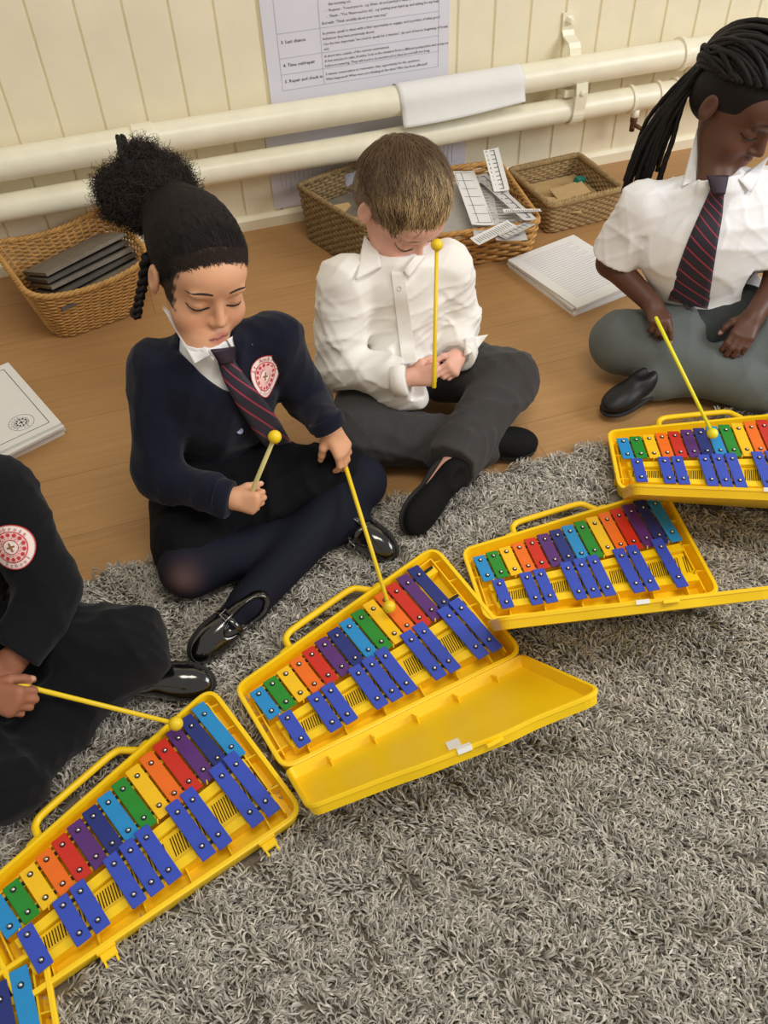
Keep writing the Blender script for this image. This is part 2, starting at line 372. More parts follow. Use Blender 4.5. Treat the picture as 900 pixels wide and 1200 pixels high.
for px in (737, 768, 789):
    x = at_y(px, 122 - (px-737)*.17, PY)[0]
    child_at(MB().tube([(x-.006, PY, ZL), (x-.005, PY, ZL), (x+.005, PY, ZL), (x+.006, PY, ZL)], [RLo+.001, RLo+.006, RLo+.006, RLo+.001], 24).build('pipe_collar', MT['pipepaint']), lp)
x = at_y(742, 142, PY-.01)[0]; z0 = ZL - RLo
child_at(MB().tube([(x, PY-.012, z0+.008), (x, PY-.012, z0-.012), (x, PY-.012, z0-.016)], [.013, .013, .010], 14).build('tap_socket', MT['pipepaint'], smooth=True), lp)
mb = MB(); mb.tube([(x, PY-.012, z0-.012), (x, PY-.012, z0-.03), (x-.001, PY-.012, z0-.034), (x-.001, PY-.012, z0-.058)], [.011, .011, .0085, .008], 12)
mb.tube([(x, PY-.012, z0-.036), (x+.012, PY-.02, z0-.044), (x+.028, PY-.028, z0-.052)], [.006, .0065, .0055], 10)
mb.tube([(x-.004, PY-.018, z0-.045), (x-.006, PY-.024, z0-.046)], .006, 6)
dt = mb.build('drain_tap', MT['rust'], smooth=True); child_at(dt, lp)
# bracket: wall strap over the upper pipe and a hanger down to the lower pipe
br_ = empty('pipe_bracket', (at_y(672, 60, PY)[0], PY, ZU)); tag(br_, 'cream painted iron strap bracket holding both pipes to the wall', 'bracket')
bxp = at_y(664, 30, WY)[0]
def strap(path, wdt, th, x, slant=0):
    P = np.array(path, float); T = np.gradient(P, axis=0); T /= np.linalg.norm(T, axis=1)[:, None]; Nn = np.stack([-T[:, 1], T[:, 0]], 1)
    rings = []
    for i, (p, n_) in enumerate(zip(P, Nn)):
        a = p + n_*th/2; b2 = p - n_*th/2; xo = x + slant * i / len(P)
        rings.append([(xo - wdt/2, a[0], a[1]), (xo + wdt/2, a[0], a[1]), (xo + wdt/2, b2[0], b2[1]), (xo - wdt/2, b2[0], b2[1])])
    return loft(rings)
za = at_y(664, 14, WY)[2]; zt = ZU + RU
path = [(WY-.004, za), (WY-.004, za-.045), (WY-.006, za-.055), (PY+.03, za-.068), (PY+.012, za-.08)]
path += [(PY + (RU+.003)*math.cos(a), ZU + (RU+.003)*math.sin(a)) for a in np.radians(np.linspace(80, 100, 3))]
mb = MB(); mb.add(*strap([(WY-.004, za), (WY-.004, za-.045), (WY-.012, za-.06), (PY+.036, za-.07), (PY+.030, (za-.07+zt)/2), (PY+.026, zt-.012)], .036, .006, bxp, .012))
o = mb.build('wall_strap', MT['pipepaint']); child_at(o, br_)
mb = MB(); mb.lathe([(.013, 0), (.013, .004), (.0095, .006), (.0095, .014), (.006, .02)], (bxp+.003, WY-.007, za-.02), (0, -1, 0), 6); o = mb.build('bolt', MT['pipepaint'], smooth=False); child_at(o, br_)
hx = at_y(682, 108, PY-.04)[0]; R2 = RLo + .004
path = [(PY + (RU+.003)*math.cos(a), ZU + (RU+.003)*math.sin(a)) for a in np.radians(np.linspace(200, 235, 4))]
path = [(PY-.034, ZU-.022)] + [(PY-.0405, (ZU+ZL)/2+.005)] + [(PY + R2*math.cos(a), ZL + R2*math.sin(a)) for a in np.radians(np.linspace(165, 290, 9))]
mb = MB(); mb.add(*strap(path, .036, .006, hx, -.004)); o = mb.build('hanger_strap', MT['pipepaint']); child_at(o, br_)
mb = MB(); mb.lathe([(.008, 0), (.0075, .004), (.004, .006)], (hx, PY-.043, (ZU+ZL)/2+.006), (0, -1, .1), 12); o = mb.build('rivet', MT['pipepaint']); child_at(o, br_)
mb = MB(); mb.box((hx-.02, PY+.004, (ZU+ZL)/2), (.022, .022, .010)); o = mb.build('spacer_block', MT['pipepaint']); child_at(o, br_)

# ------------------------------------------------------------ posters
def poster():
    x0, x1, z0 = .470*S, 1.018*S, .352*S; z1 = z0 + .74; y = WY - .004
    t = empty('behaviour_poster', ((x0+x1)/2, y, z0)); tag(t, 'large lilac-white laminated poster with a printed table of text on the boarded wall', 'poster')
    mb = MB(); mb.box(((x0+x1)/2, y+.001, (z0+z1)/2), ((x1-x0)/2, .0012, (z1-z0)/2)); child_at(mb.build('sheet', MT['lilac']), t)
    W = x1 - x0; xl = x0 + .07*W; xm = x0 + .295*W; xr_ = x1 - .06*W; yl = y - .0009
    rows = [.045, .085, .125, .185, .345, .40, .5, .6]
    mb = MB()
    for r in rows: mb.box(((xl+xr_)/2, yl, z0+r), ((xr_-xl)/2, .0003, .0006))
    for x in (xl, xm, xr_): mb.box((x, yl, z0+.3225), (.0006, .0003, .2775))
    child_at(mb.build('table_rule', MT['tableline']), t)
    mb = MB(); mk = MB()
    def line(m_, s, x, z, size, tilt=0):
        V, Fc = text_mesh(s, size); m_.add([(x + a, yl - .0002 - c, z + b_) for a, b_, c in V], Fc)
    for s, z in (('5. Repair and check in', .063), ('4. Time out/repair', .103), ('3. Last chance', .160), ('2. Caution', .318), ('1. Reminder', .368)): line(mk, s, xl + .008, z0 + z, .0118)
    body = [('What happened? What were you thinking at the time? Who has been affected?', .054), ('5 minute conversation or restorative chat, opportunity for the questions', .067),
      ('before re-entering. They will need to be monitored so they are not left too long.', .088), ('A few minutes to calm, breathe, look at the situation from a different perspective and compose', .100), ('A short time outside of the current environment', .112),
      ('etc)', .130), ('Use the two important "we need to speak for 2 minutes", (at end of lesson, beginning of break,', .142), ('behaviour they have previously shown', .155), ('In private, speak to them with a final opportunity to engage, and a positive of what good', .168),
      ('End with: "Think carefully about your next step"', .192), ('     -  Thank - "You \'Next need to try\'.. e.g. putting your hand up and asking for my help', .207), ('     -  Request - "I need you to.. e.g. listen, sit and partner\'s ideas and find', .221),
      ('        this morning etc.', .235), ('     -  Discussion - refer to a positive they have previously had e.g. really great maths lesson', .250), ('     -  Behaviour - "I can not accept". Name the behaviour e.g. fighting, swearing, being unsafe', .264), ('     -  Quality - You\'re finding,', .278),
      ('Name - state name', .294), ('In private, on their', .308), ('A recap the disruption, their own script', .322), ('Use the script', .336), ('A look, name or tap', .368), ('A quiet reminder of the rule', .382)]
    for s, z in body: line(mb, s, xm + .006, z0 + z, .0092)
    child_at(mb.build('body_text', MT['ink']), t); child_at(mk.build('heading_text', MT['dark_ink']), t)
    x0, x1 = .44*S, 1.085*S; z0, z1 = .050*S, .335*S
    t = empty('low_poster', ((x0+x1)/2, y, z0)); tag(t, 'lilac-grey printed sheet on the wall behind the pipes and baskets', 'poster')
    mb = MB(); mb.box(((x0+x1)/2, y+.001, (z0+z1)/2), ((x1-x0)/2, .0012, (z1-z0)/2)); child_at(mb.build('sheet', MT['lilac']), t)
    mb = MB(); r = random.Random(3)
    for i in range(40):
        x = x0 + .03 + i*(x1-x0-.06)/40; h_ = r.uniform(.02, .06); mb.box((x, yl, z0+.09+r.uniform(-.01, .01)), (.0007, .0003, h_/1.2))
    child_at(mb.build('print_line', MT['tableline']), t)
poster()
# white sheet draped over the upper pipe
def drape():
    a = at_y(470, 130, PY-.045)[0]; b2 = at_y(616, 104, PY-.045)[0]; cx = (a+b2)/2
    n = 26; rows = []
    for j, ang in enumerate(list(np.linspace(40, 175, 14)) + [None]*7):
        row = []
        for i in range(n):
            u = i/(n-1); x = a + (b2-a)*u; lift = .0022
            if ang is not None:
                aa = math.radians(ang); y = PY + (RU+lift)*math.cos(aa); z = ZU + (RU+lift)*math.sin(aa)
            else:
                k = j - 13; dz = k * (.0078 - .0024*u) ; y = PY - RU - lift - .0009*k*k*.3 - .002*math.sin(u*5)*k/7; z = ZU - .002 - dz - .004*math.sin(u*3.0)*k/7
            row.append((x + (.004 if j > 13 else 0)*(1-u), y, z))
        rows.append(row)
    V, Fc = loft(rows, False, False, False); mb = MB(); mb.add(V, Fc); o = mb.build('paper_sheet', MT['paper'], smooth=True)
    tag(o, 'blank white sheet of card bent over the upper pipe', 'paper'); m = o.modifiers.new('thick', 'SOLIDIFY'); m.thickness = .0006
drape()

# ------------------------------------------------------------ baskets
def basket(cx, cy, rot, ta, tb, ba, bb, h, m, rows=15, stakes=46, r=.0042, wav=.0035, cr=.05, dip=0, label='', hole=None, rimr=.006, open_gap=1.0, flat=False, cat='basket'):
    t = empty('storage_basket', (cx, cy, 0), rot); tag(t, label, cat)
    def ring(z, a, b_, n=220):
        P = np.array(roundpoly([(-a, -b_), (a, -b_), (a, b_), (-a, b_)], cr, 10)); d = np.r_[0, np.cumsum(np.linalg.norm(np.roll(P, -1, 0) - P, axis=1))]
        s = np.linspace(0, d[-1], n, endpoint=False); PP = np.vstack([P, P[:1]]); X = np.interp(s, d, PP[:, 0]); Y = np.interp(s, d, PP[:, 1]); return np.stack([X, Y, np.full(n, z)], 1), s/d[-1]
    mb = MB()
    def dz(P, f): return -dip * f * np.clip(1 - (P[:, 0]/ta)**2, 0, 1)
    for k in range(rows):
        f = (k + .5)/rows; P, s = ring(.004 + f*(h - .006), ba + (ta-ba)*f, bb + (tb-bb)*f)
        T = np.roll(P, -1, 0) - np.roll(P, 1, 0); Nn = np.stack([T[:, 1], -T[:, 0], 0*T[:, 0]], 1); Nn /= np.linalg.norm(Nn, axis=1)[:, None]
        P2 = P + Nn * (np.sin(s*2*math.pi*stakes/2 + (k % 2)*math.pi) * wav)[:, None]; P2[:, 2] += dz(P, f)
        if hole and hole[2] < f < hole[3]:
            for sg in ((hole[1], hole[0] + 1),):
                s0, s1 = sg; ii = [int(i) % len(P2) for i in np.arange(s0*len(P2), s1*len(P2))]; mb.tube(P2[ii], r*(h/rows/2/r)*1.0 if False else r, 6)
        else: mb.tube(P2, r, 6, closed=True)
    child_at2(mb.build('woven_wall', m, smooth=True), t)
    mb = MB(); Pb, s = ring(.004, ba, bb, stakes); Pt, s = ring(h, ta, tb, stakes); Pt[:, 2] += dz(Pt, 1)
    for p, q, u in zip(Pb, Pt, s):
        if hole and hole[0] < u < hole[1]: mb.tube([p, p + (q-p)*hole[2]], r*.8, 5)
        else: mb.tube([p, q], r*.8, 5)
    child_at2(mb.build('stake', m, smooth=True), t)
    P, s = ring(h, ta, tb, 260); P[:, 2] += dz(P, 1); mb = MB()
    T = np.roll(P, -1, 0) - np.roll(P, 1, 0); Nn = np.stack([T[:, 1], -T[:, 0], 0*T[:, 0]], 1); Nn /= np.linalg.norm(Nn, axis=1)[:, None]
    for q in range(3):
        an = s*2*math.pi*stakes*.5 + q*2.094; Q = P + Nn*(np.cos(an)*rimr*.6)[:, None]; Q[:, 2] += np.sin(an)*rimr*.6; mb.tube(Q, rimr*.75, 6, closed=True)
    child_at2(mb.build('braided_rim', m, smooth=True), t)
    P, s = ring(.003, ba, bb, 60); mb = MB(); mb.add(*loft([[(x, y, .001) for x, y, z in P], [(x, y, .006) for x, y, z in P]])); child_at2(mb.build('basket_base', m), t)
    return t
def child_at2(o, t): o.parent = t; return o
def rotp(cx, cy, rot, x, y): return (cx + x*math.cos(rot) - y*math.sin(rot), cy + x*math.sin(rot) + y*math.cos(rot))
r1 = math.radians(16); c1 = (-.180*S, 2.287*S)
basket(c1[0], c1[1], r1, .168*S, .178*S, .128*S, .135*S, .175*S, MT['wicker'], 26, 54, .0032, .0030, .06, .028, 'golden wicker basket holding dark boards, leftmost by the wall')
r2 = math.radians(20); e1 = np.array([math.cos(r2), math.sin(r2)]); e2 = np.array([math.sin(r2), -math.cos(r2)])
c2 = (np.array([.497, 2.425]) + e1*.115 + e2*.165)*S
basket(c2[0], c2[1], r2, .115*S, .165*S, .105*S, .150*S, .168*S, MT['seagrass'], 17, 64, .0046, .0026, .02, 0, 'brown seagrass basket with a handle hole, behind the boy in white', hole=(.50-.06, .50+.065, .62, .90))
r3 = math.radians(-6); c3 = (.985*S, 2.262*S)
basket(c3[0], c3[1], r3, .158*S, .200*S, .145*S, .185*S, .118*S, MT['wicker2'], 10, 38, .0050, .0046, .035, 0, 'honey-coloured wicker basket overflowing with printed papers')
r4 = math.radians(4); c4 = (1.322*S, 2.290*S)
basket(c4[0], c4[1], r4, .128*S, .132*S, .118*S, .120*S, .100*S, MT['seagrass2'], 12, 60, .0044, .0022, .018, 0, 'pale seagrass basket of cardboard pieces below the drain tap', rimr=.0075)
def slab(name, c, hx, hy, hz, rot, m, tilt=(0, 0), lab=None, cat=None, group=None, bend=0, bev=0):
    e = Matrix.Rotation(rot, 3, 'Z') @ Matrix.Rotation(tilt[0], 3, 'X') @ Matrix.Rotation(tilt[1], 3, 'Y')
    n = 8; mb = MB(); top = [];
    for s_ in (1, -1):
        for j in range(n+1):
            for i in range(n+1):
                x = -hx + 2*hx*i/n; y = -hy + 2*hy*j/n; top.append((x, y, s_*hz + bend*((x/hx)**2 + .5*(y/hy)*(x/hx))))
    Fc = []; q = (n+1)**2
    for j in range(n):
        for i in range(n):
            a = j*(n+1)+i; Fc.append((a, a+1, a+n+2, a+n+1)); Fc.append((q+a+n+1, q+a+n+2, q+a+1, q+a))
    for i in range(n):
        Fc.append((q+i, q+i+1, i+1, i)); a = n*(n+1)+i; Fc.append((a, a+1, q+a+1, q+a)); a = i*(n+1); Fc.append((a, a+n+1, q+a+n+1, q+a)); a = i*(n+1)+n; Fc.append((a+n+1, a, q+a, q+a+n+1))
    mb.add(top, Fc); o = mb.build(name, m, smooth=False); o.location = c; o.rotation_euler = e.to_euler()
    if lab: tag(o, lab, cat, group)
    return o
# boards in the left basket
for i in range(6):
    p = rotp(c1[0], c1[1], r1, .012 + .004*(i % 2), -.075 + .028*i*.75)
    slab('dark_board', (p[0], p[1], .085 + .009*i), .120, .078, .0045, r1 + math.radians(9 + 1.5*((i*7) % 3)), MT['slate'] if i % 2 == 0 else MT['slate2'], (math.radians(-20), math.radians(-2)),
         'dark grey board in the leaning stack inside the leftmost wicker basket', 'board', 'dark boards in the left basket')
# things in the seagrass basket behind the boy
for i, (x, y, z, rz) in enumerate([(-.03, .05, .10, .3), (.04, .02, .10, 1.0), (-.045, -.01, .105, 2.0), (.0, -.06, .10, .6)]):
    p = rotp(c2[0], c2[1], r2, x, y); slab('card_piece', (p[0], p[1], z), .035, .022, .0012, rz, MT['paper'] if i % 2 else MT['cardboard'], (.35, .2), 'small card lying loose in the seagrass basket behind the boy', 'card', 'small cards in the basket behind the boy')
mb = MB(); mb.box((0, 0, 0), (.085, .125, .045)); o = mb.build('card_box', MT['slate2']); o.location = (*c2, .0525); o.rotation_euler = (0, 0, r2); tag(o, 'grey box filling the seagrass basket behind the boy', 'box')
# papers in basket 3
mb = MB(); mb.box((0, 0, 0), (.125, .165, .035)); o = mb.build('paper_pile', MT['graypaper']); o.location = (*c3, .043); o.rotation_euler = (0, 0, r3); tag(o, 'thick pile of paper filling the bottom of the honey wicker basket', 'paper')
def printed(name, cx, cy, z, hx, hy, rot, tilt, lab, kind, m='paper', bend=0.0):
    t = slab(name, (cx, cy, z), hx, hy, .0006, rot, MT[m], tilt, lab, 'paper', 'papers in the wicker basket', bend)
    mb = MB(); zz = .0011
    if kind == 'grid':
        for i in range(4): x = -hx*.86 + i*hx*1.72/3; mb.box((x, 0, zz), (.0008, hy*.88, .0002))
        for j in range(8): y = -hy*.88 + j*hy*1.76/7; mb.box((0, y, zz), (hx*.86, .0008, .0002))
    elif kind == 'ruler':
        mb.box((hx*.35, 0, zz), (.0012, hy*.93, .0002))
        for j in range(9):
            y = -hy*.9 + j*hy*1.8/8; mb.box((hx*.1, y, zz), (hx*.28, .0011, .0002)); V, Fc = text_mesh(str(8-j), .016); mb.add([(a - hx*.75, b_ + y - .005, zz + c_) for a, b_, c_ in V], Fc)
    else:
        for j in range(14): mb.box((0, -hy*.85 + j*hy*1.7/13, zz), (hx*.8*random.uniform(.6, 1), .0008, .0002))
    o = mb.build('print', MT['dark_ink' if kind != 'lines' else 'ink']); o.parent = t; return t
def bp(px, py, z): p = at(px, py, z); return p[0], p[1]
def printed(name, A, B, wd_, lab, kind, m='paper', bend=.0, roll=0):
    """A, B: (px, py, z) of the far and the near end of the strip"""
    a = at(*A); b = at(*B); y = nrm(a - b); x = nrm(np.cross(y, [0, 0, 1.])); z = np.cross(x, y); hy = np.linalg.norm(a - b)/2; hx = wd_/2; c = (a + b)/2
    t = slab(name, tuple(c), hx, hy, .0006, 0, MT[m], (0, 0), lab, 'paper', 'papers in the wicker basket', bend)
    M = Matrix(((x[0], y[0], z[0]), (x[1], y[1], z[1]), (x[2], y[2], z[2]))) @ Matrix.Rotation(roll, 3, 'Y'); t.rotation_euler = M.to_euler()
    mb = MB(); zz = .0011 + bend*.3
    if kind == 'grid':
        for i in range(3): mb.box((-hx*.9 + [0, .62, 1.8][i]*hx, 0, zz), (.0005, hy*.92, .0002))
        for j in range(7): mb.box((0, -hy*.92 + j*hy*1.84/6, zz), (hx*.9, .0005, .0002))
    elif kind == 'ruler':
        mb.box((hx*.35, 0, zz), (.0010, hy*.93, .0002))
        for j in range(10):
            yy = -hy*.9 + j*hy*1.8/9; mb.box((hx*.1, yy, zz), (hx*.28, .0010, .0002)); V, Fc = text_mesh(str(9-j), .012); mb.add([(p - hx*.8, q + yy - .004, zz + r_) for p, q, r_ in V], Fc)
    else:
        for j in range(16): mb.box((0, -hy*.85 + j*hy*1.7/15, zz), (hx*.8*random.uniform(.6, 1), .0006, .0002))
    o = mb.build('print', MT['ink']); o.parent = t; return t
for i, (A, B, wd_, lab, kind, m, rl) in enumerate([
    ((575, 216, .112), (600, 282, .108), .085, 'lined paper slip between the gridded sheet and the diagonal strip', 'lines', 'graypaper', .05),
    ((560, 215, .115), (572, 278, .112), .075, 'grey printed page under the gridded sheet', 'lines', 'graypaper', 0),
    ((600, 262, .120), (556, 284, .118), .035, 'small printed slip at the front rim of the wicker basket', 'lines', 'paper', .1),
    ((622, 262, .122), (588, 278, .120), .034, 'printed slip at the right front corner of the wicker basket', 'grid', 'graypaper', -.1),
    ((562, 205, .128), (621, 258, .130), .042, 'grey number strip lying diagonally across the papers in the wicker basket', 'ruler', 'graypaper', .1),
    ((543, 201, .135), (566, 264, .128), .062, 'white sheet with a thin ruled grid in the wicker basket, nearest the boy', 'grid', 'paper', .08),
    ((575, 175, .185), (588, 224, .135), .044, 'white number-line strip standing up at the back of the wicker basket', 'ruler', 'paper', -.1),
    ((590, 248, .134), (634, 247, .130), .026, 'folded paper corner sticking out over the right rim of the wicker basket', 'lines', 'paper', .2)]):
    printed('number_strip' if kind == 'ruler' else 'printed_sheet', A, B, wd_, lab, kind, m, .002, rl)
# cardboard in basket 4
mb = MB(); mb.box((0, 0, 0), (.100, .100, .020)); o = mb.build('cardboard_pile', MT['cardboard']); o.location = (*c4, .027); o.rotation_euler = (0, 0, r4); tag(o, 'stack of cardboard filling the bottom of the pale seagrass basket', 'cardboard')
cl = ['large plain cardboard rectangle on top in the pale seagrass basket', 'cardboard strip at the front of the pale seagrass basket', 'cardboard triangle-like scrap at the left of the pale seagrass basket', 'cardboard scrap along the right side of the pale seagrass basket', 'thin cardboard strip lying across the front pieces']
for i, (px, py, z, hx, hy, rt) in enumerate([(668, 224, .066, .052, .032, 2), (655, 240, .060, .055, .022, 22), (640, 238, .056, .030, .030, -30), (690, 235, .058, .022, .040, 20), (665, 246, .062, .040, .012, -15)]):
    X = bp(px, py, z); slab('cardboard_piece', (X[0], X[1], z), hx, hy, .0015, math.radians(rt), MT['cardboard'], (math.radians(6), math.radians(3*i-4)), cl[i], 'cardboard', 'cardboard pieces', .001)
X = bp(679, 212, .07); mb = MB(); mb.box((0, 0, 0), (.020, .010, .010), bev=.003); o = mb.build('teal_block', MT['teal']); o.location = (X[0], X[1], .072); o.rotation_euler = (.2, .3, .4); tag(o, 'small teal plastic block at the back of the pale seagrass basket', 'block')

# ------------------------------------------------------------ paper stacks on the floor
def sheets(name, corner, rot, w, d, n, th, lab, group, gm='paper'):
    """corner = front-left world corner"""
    for i in range(n):
        rr = rot + math.radians([0, 1.5, -1.2, 2, -.8, .6][i % 6]); k = np.array([math.cos(rr), math.sin(rr)]); q = np.array([-k[1], k[0]])
        off = np.array([[0, 0], [.004, .003], [-.003, .005], [.005, -.004], [.001, .002], [0, 0]][i % 6])
        c = np.array(corner) + off + k*w/2 + q*d/2
        o = slab(name, (c[0], c[1], th*(i + .5) + .0004*i), w/2, d/2, th/2, rr, MT[gm], lab=lab[min(i, len(lab)-1)] if i < n-1 else lab[-1], cat='booklet', group=group)
    return o, rr
pR = (np.array([1.088, 1.737]))*S
tr, rr = sheets('paper_booklet', pR + [-.004, -.0], math.radians(12), .235, .285, 4, .0065, ['white booklet in the stack by the child with braids, under the printed top one', 'white booklet in the stack by the child with braids, under the printed top one', 'white booklet in the stack by the child with braids, under the printed top one', 'top printed booklet of the stack beside the child with the long braids'], 'stacked booklets on the right')
mb = MB()
for j in range(24): mb.box((-.012*(j % 3 == 2), .115 - j*.0095, .0034), (.088 - .012*(j % 3 == 2), .0009, .0002))
o = mb.build('print', MT['tableline']); o.parent = tr
# left stack: its right-hand corner at (73,498)
ca = at(73, 500, .022)[:2]; ang = math.radians(112)
k = np.array([math.cos(ang), math.sin(ang)]); q = np.array([-k[1], k[0]])
cor = np.array(ca)
tl_, rr = sheets('paper_booklet', cor, ang, .30, .22, 5, .006, ['white booklet in the stack at the left edge, under the crested one'], 'stacked booklets on the left')
tl_['label'] = 'top white booklet with a black frame line and round crest at the left edge'
mb = MB(); w_, d_ = .13, .09
for (x, y, a, b2) in ((0, -d_, w_, .0007), (0, d_, w_, .0007), (-w_, 0, .0007, d_), (w_, 0, .0007, d_)): mb.box((x, y, .0031), (a, b2, .0002))
cc = (-.088, -.042)
def ringm(mb, c, r0, r1, z, n=40):
    V = [(c[0] + r*math.cos(t), c[1] + r*math.sin(t), z) for r in (r0, r1) for t in np.linspace(0, 2*math.pi, n, endpoint=False)]
    mb.add(V, [(i, n+i, n+(i+1) % n, (i+1) % n) for i in range(n)])
ringm(mb, cc, .0275, .0284, .0032); ringm(mb, cc, .0155, .0165, .0032)
for t in np.linspace(0, 2*math.pi, 10, endpoint=False): mb.lathe([(.0026, 0), (.0026, .0002)], (cc[0] + .0115*math.cos(t), cc[1] + .0115*math.sin(t), .0031), n=8)
mb.box((*cc, .0032), (.006, .0012, .0002)); mb.box((*cc, .0032), (.0012, .006, .0002))
for i, ch in enumerate('St.Ambrose'):
    a = math.radians(200 - i*22); V, Fc = text_mesh(ch, .008, 'CENTER'); c_, s_ = math.cos(a - math.pi/2), math.sin(a - math.pi/2)
    mb.add([(cc[0] + .0190*math.cos(a) + x*c_ - y*s_, cc[1] + .0190*math.sin(a) + x*s_ + y*c_, .0032 + z) for x, y, z in V], Fc)
o = mb.build('print', MT['dark_ink']); o.parent = tl_

# ------------------------------------------------------------ glockenspiels
GAP = [1, 3, 4, 6, 7, 8, 10, 11, 13, 14]
def nt_(i): return (.0055+.0288*(i-1), .1415+.0073*(i-1))
def nb_(i): return (.012+.0289*(i-1), .100+.0043*(i-1))
def st_(k): g = GAP[k-1]-1; return (.030+.029*g, .071+.0535/13*g)
def sb_(k): g = GAP[k-1]-1; return (.0345+.0292*g, .0255+.0145/13*g)
RIM = .034; CB = 0.0
OUT = [(-.012, -.008), (.456, -.008), (.444, .288), (-.026, .176)]
def tray(P, depth, th, sgn=1, z0=0.0, flr=.004):
    """open tray: rim at z0, floor at z0-depth (sgn=1)"""
    o = roundpoly(P, [.024, .030, .032, .022], 7); i_ = offset_poly(o, th); ob = offset_poly(o, .004); ib = offset_poly(o, th + .005); lip = offset_poly(o, -.0025)
    Z = lambda p, z: [(x, y, z) for x, y in p]
    return loft([Z(ob, z0-depth), Z(o, z0-.006), Z(lip, z0-.006), Z(lip, z0-.001), Z(o, z0), Z(i_, z0), Z(ib, z0-depth+flr)])
def make_case_parts():
    P = {}
    mb = MB(); mb.add(*tray(OUT, RIM, .005, z0=RIM))
    # inner walls, ribs
    def wall_(a, b2, z0, z1, t=.0013):
        a = np.array(a); b2 = np.array(b2); c = (a+b2)/2; L_ = np.linalg.norm(b2-a)/2; an = math.atan2(*(b2-a)[::-1]); R = [[math.cos(an), math.sin(an), 0], [-math.sin(an), math.cos(an), 0], [0, 0, 1]]
        mb.box((*c, (z0+z1)/2), (L_, t, (z1-z0)/2), R)
    for x in (.04, .11, .185, .26, .33, .40): wall_((x, -.002), (x+.002, .022+.03*x), .004, .022)
    for y in (.03, .105): wall_((-.018, y), (.012, y+.004), .004, .024)
    for y in (.06, .13, .2, .255): wall_((.425, y), (.449-.04*y, y-.002), .004, .026)
    wall_((.432, .01), (.424, .265), .004, .026); wall_((.0, .02), (-.008, .158), .004, .022); wall_((-.0, .158), (.425, .268), .004, .024)
    P['case_base'] = mb
    # rails with slotted box
    r = MB()
    def strip(a0, a1, b0, b1, z0, z1):      # quad prism: (x,y) corners a0->a1 lower edge, b0->b1 upper edge
        V = [(*a0, z0), (*a1, z0), (*b1, z0), (*b0, z0), (*a0, z1), (*a1, z1), (*b1, z1), (*b0, z1)]; r.add(V, [(3,2,1,0), (4,5,6,7), (0,1,5,4), (1,2,6,5), (2,3,7,6), (3,0,4,7)])
    strip((.018, .019), (.430, .033), (.016, .033), (.428, .049), .004, .030)          # lower accidental rail
    strip((.012, .064), (.425, .113), (.010, .079), (.423, .132), .004, .030)          # upper accidental rail
    strip((.016, .034), (.428, .050), (.013, .063), (.425, .112), .004, .022)          # slotted deck
    strip((.000, .091), (.425, .147), (-.001, .107), (.424, .167), .004, .0265)        # natural lower rail
    strip((-.008, .135), (.420, .232), (-.009, .150), (.418, .248), .004, .0265)
    for x in np.linspace(.02, .40, 9): 
        y = .085 + .052*x/.4; r.tube([(x, y-.004, .030), (x+.001, y-.002, .0335), (x+.002, y+.001, .0335), (x+.003, y+.003, .030)], .0012, 6)
    P['bar_rail'] = r
    s = MB()
    for j in range(92):
        x = .022 + j*.0044
        if (j // 2) % 9 == 8: continue
        y0 = .036 + .016*x/.4; y1 = .061 + .047*x/.4; s.box((x + .0005, (y0+y1)/2, .0221), (.0009, (y1-y0)*.36, .0003), [[1, -.12, 0], [.12, 1, 0], [0, 0, 1]])
    P['sound_slots'] = s
    P['felts'] = []
    for fa, n0_, n_, z in [(nt_, 1, 15, .0277), (nb_, 1, 15, .0277)] + [(fa_, a_, b_, .0312) for a_, b_ in ((2, 3), (4, 6), (7, 8), (9, 10)) for fa_ in (st_, sb_)]:
        f = MB(); p0 = np.array(fa(n0_)); p1 = np.array(fa(n_)); d_ = nrm(p1 - p0); nn_ = np.array([-d_[1], d_[0]])*.0026; e_ = .006 if n_ == 15 else -.004; p0 = p0 - d_*e_; p1 = p1 + d_*e_
        V = [(*(p + q*nn_), zz) for zz in (z - .002, z + .0024) for p, q in ((p0, -1), (p1, -1), (p1, 1), (p0, 1))]; f.add(V, [(3,2,1,0), (4,5,6,7), (0,1,5,4), (1,2,6,5), (2,3,7,6), (3,0,4,7)]); P['felts'].append(f)
    h = MB()                                                       # carrying handle on the slanted side
    d = nrm(np.array(OUT[2]) - np.array(OUT[3])); nn = np.array([-d[1], d[0]]); base = np.array(OUT[3])
    def q(u, v, z=.022): p = base + d*u + nn*v; return (p[0], p[1], z)
    pts = [(.124, -.004), (.125, .012), (.129, .027), (.142, .0355), (.165, .0365), (.200, .0365), (.245, .0365), (.285, .0365), (.301, .033), (.312, .018), (.322, .006), (.330, -.002)]
    from_ = np.array([q(*p) for p in pts]); s_ = np.linspace(0, len(pts)-1, 50); ii = np.arange(len(pts)); PP = np.stack([np.interp(s_, ii, from_[:, c_]) for c_ in range(3)], 1)
    for _ in range(2): PP[1:-1] = PP[1:-1]*.5 + (PP[:-2]+PP[2:])*.25
    h.tube(PP, .0066, 10); h.tube(np.array([q(u, .0035) for u in np.linspace(.132, .318, 8)]), .0042, 8)
    for u in (.112, .333):
        h.tube([q(u-.016, -.002, .024), q(u-.006, .005, .024), q(u+.006, .006, .024), q(u+.016, .000, .024)], [.003, .006, .006, .003], 8)
    P['carry_handle'] = h
    return P
CP = make_case_parts()
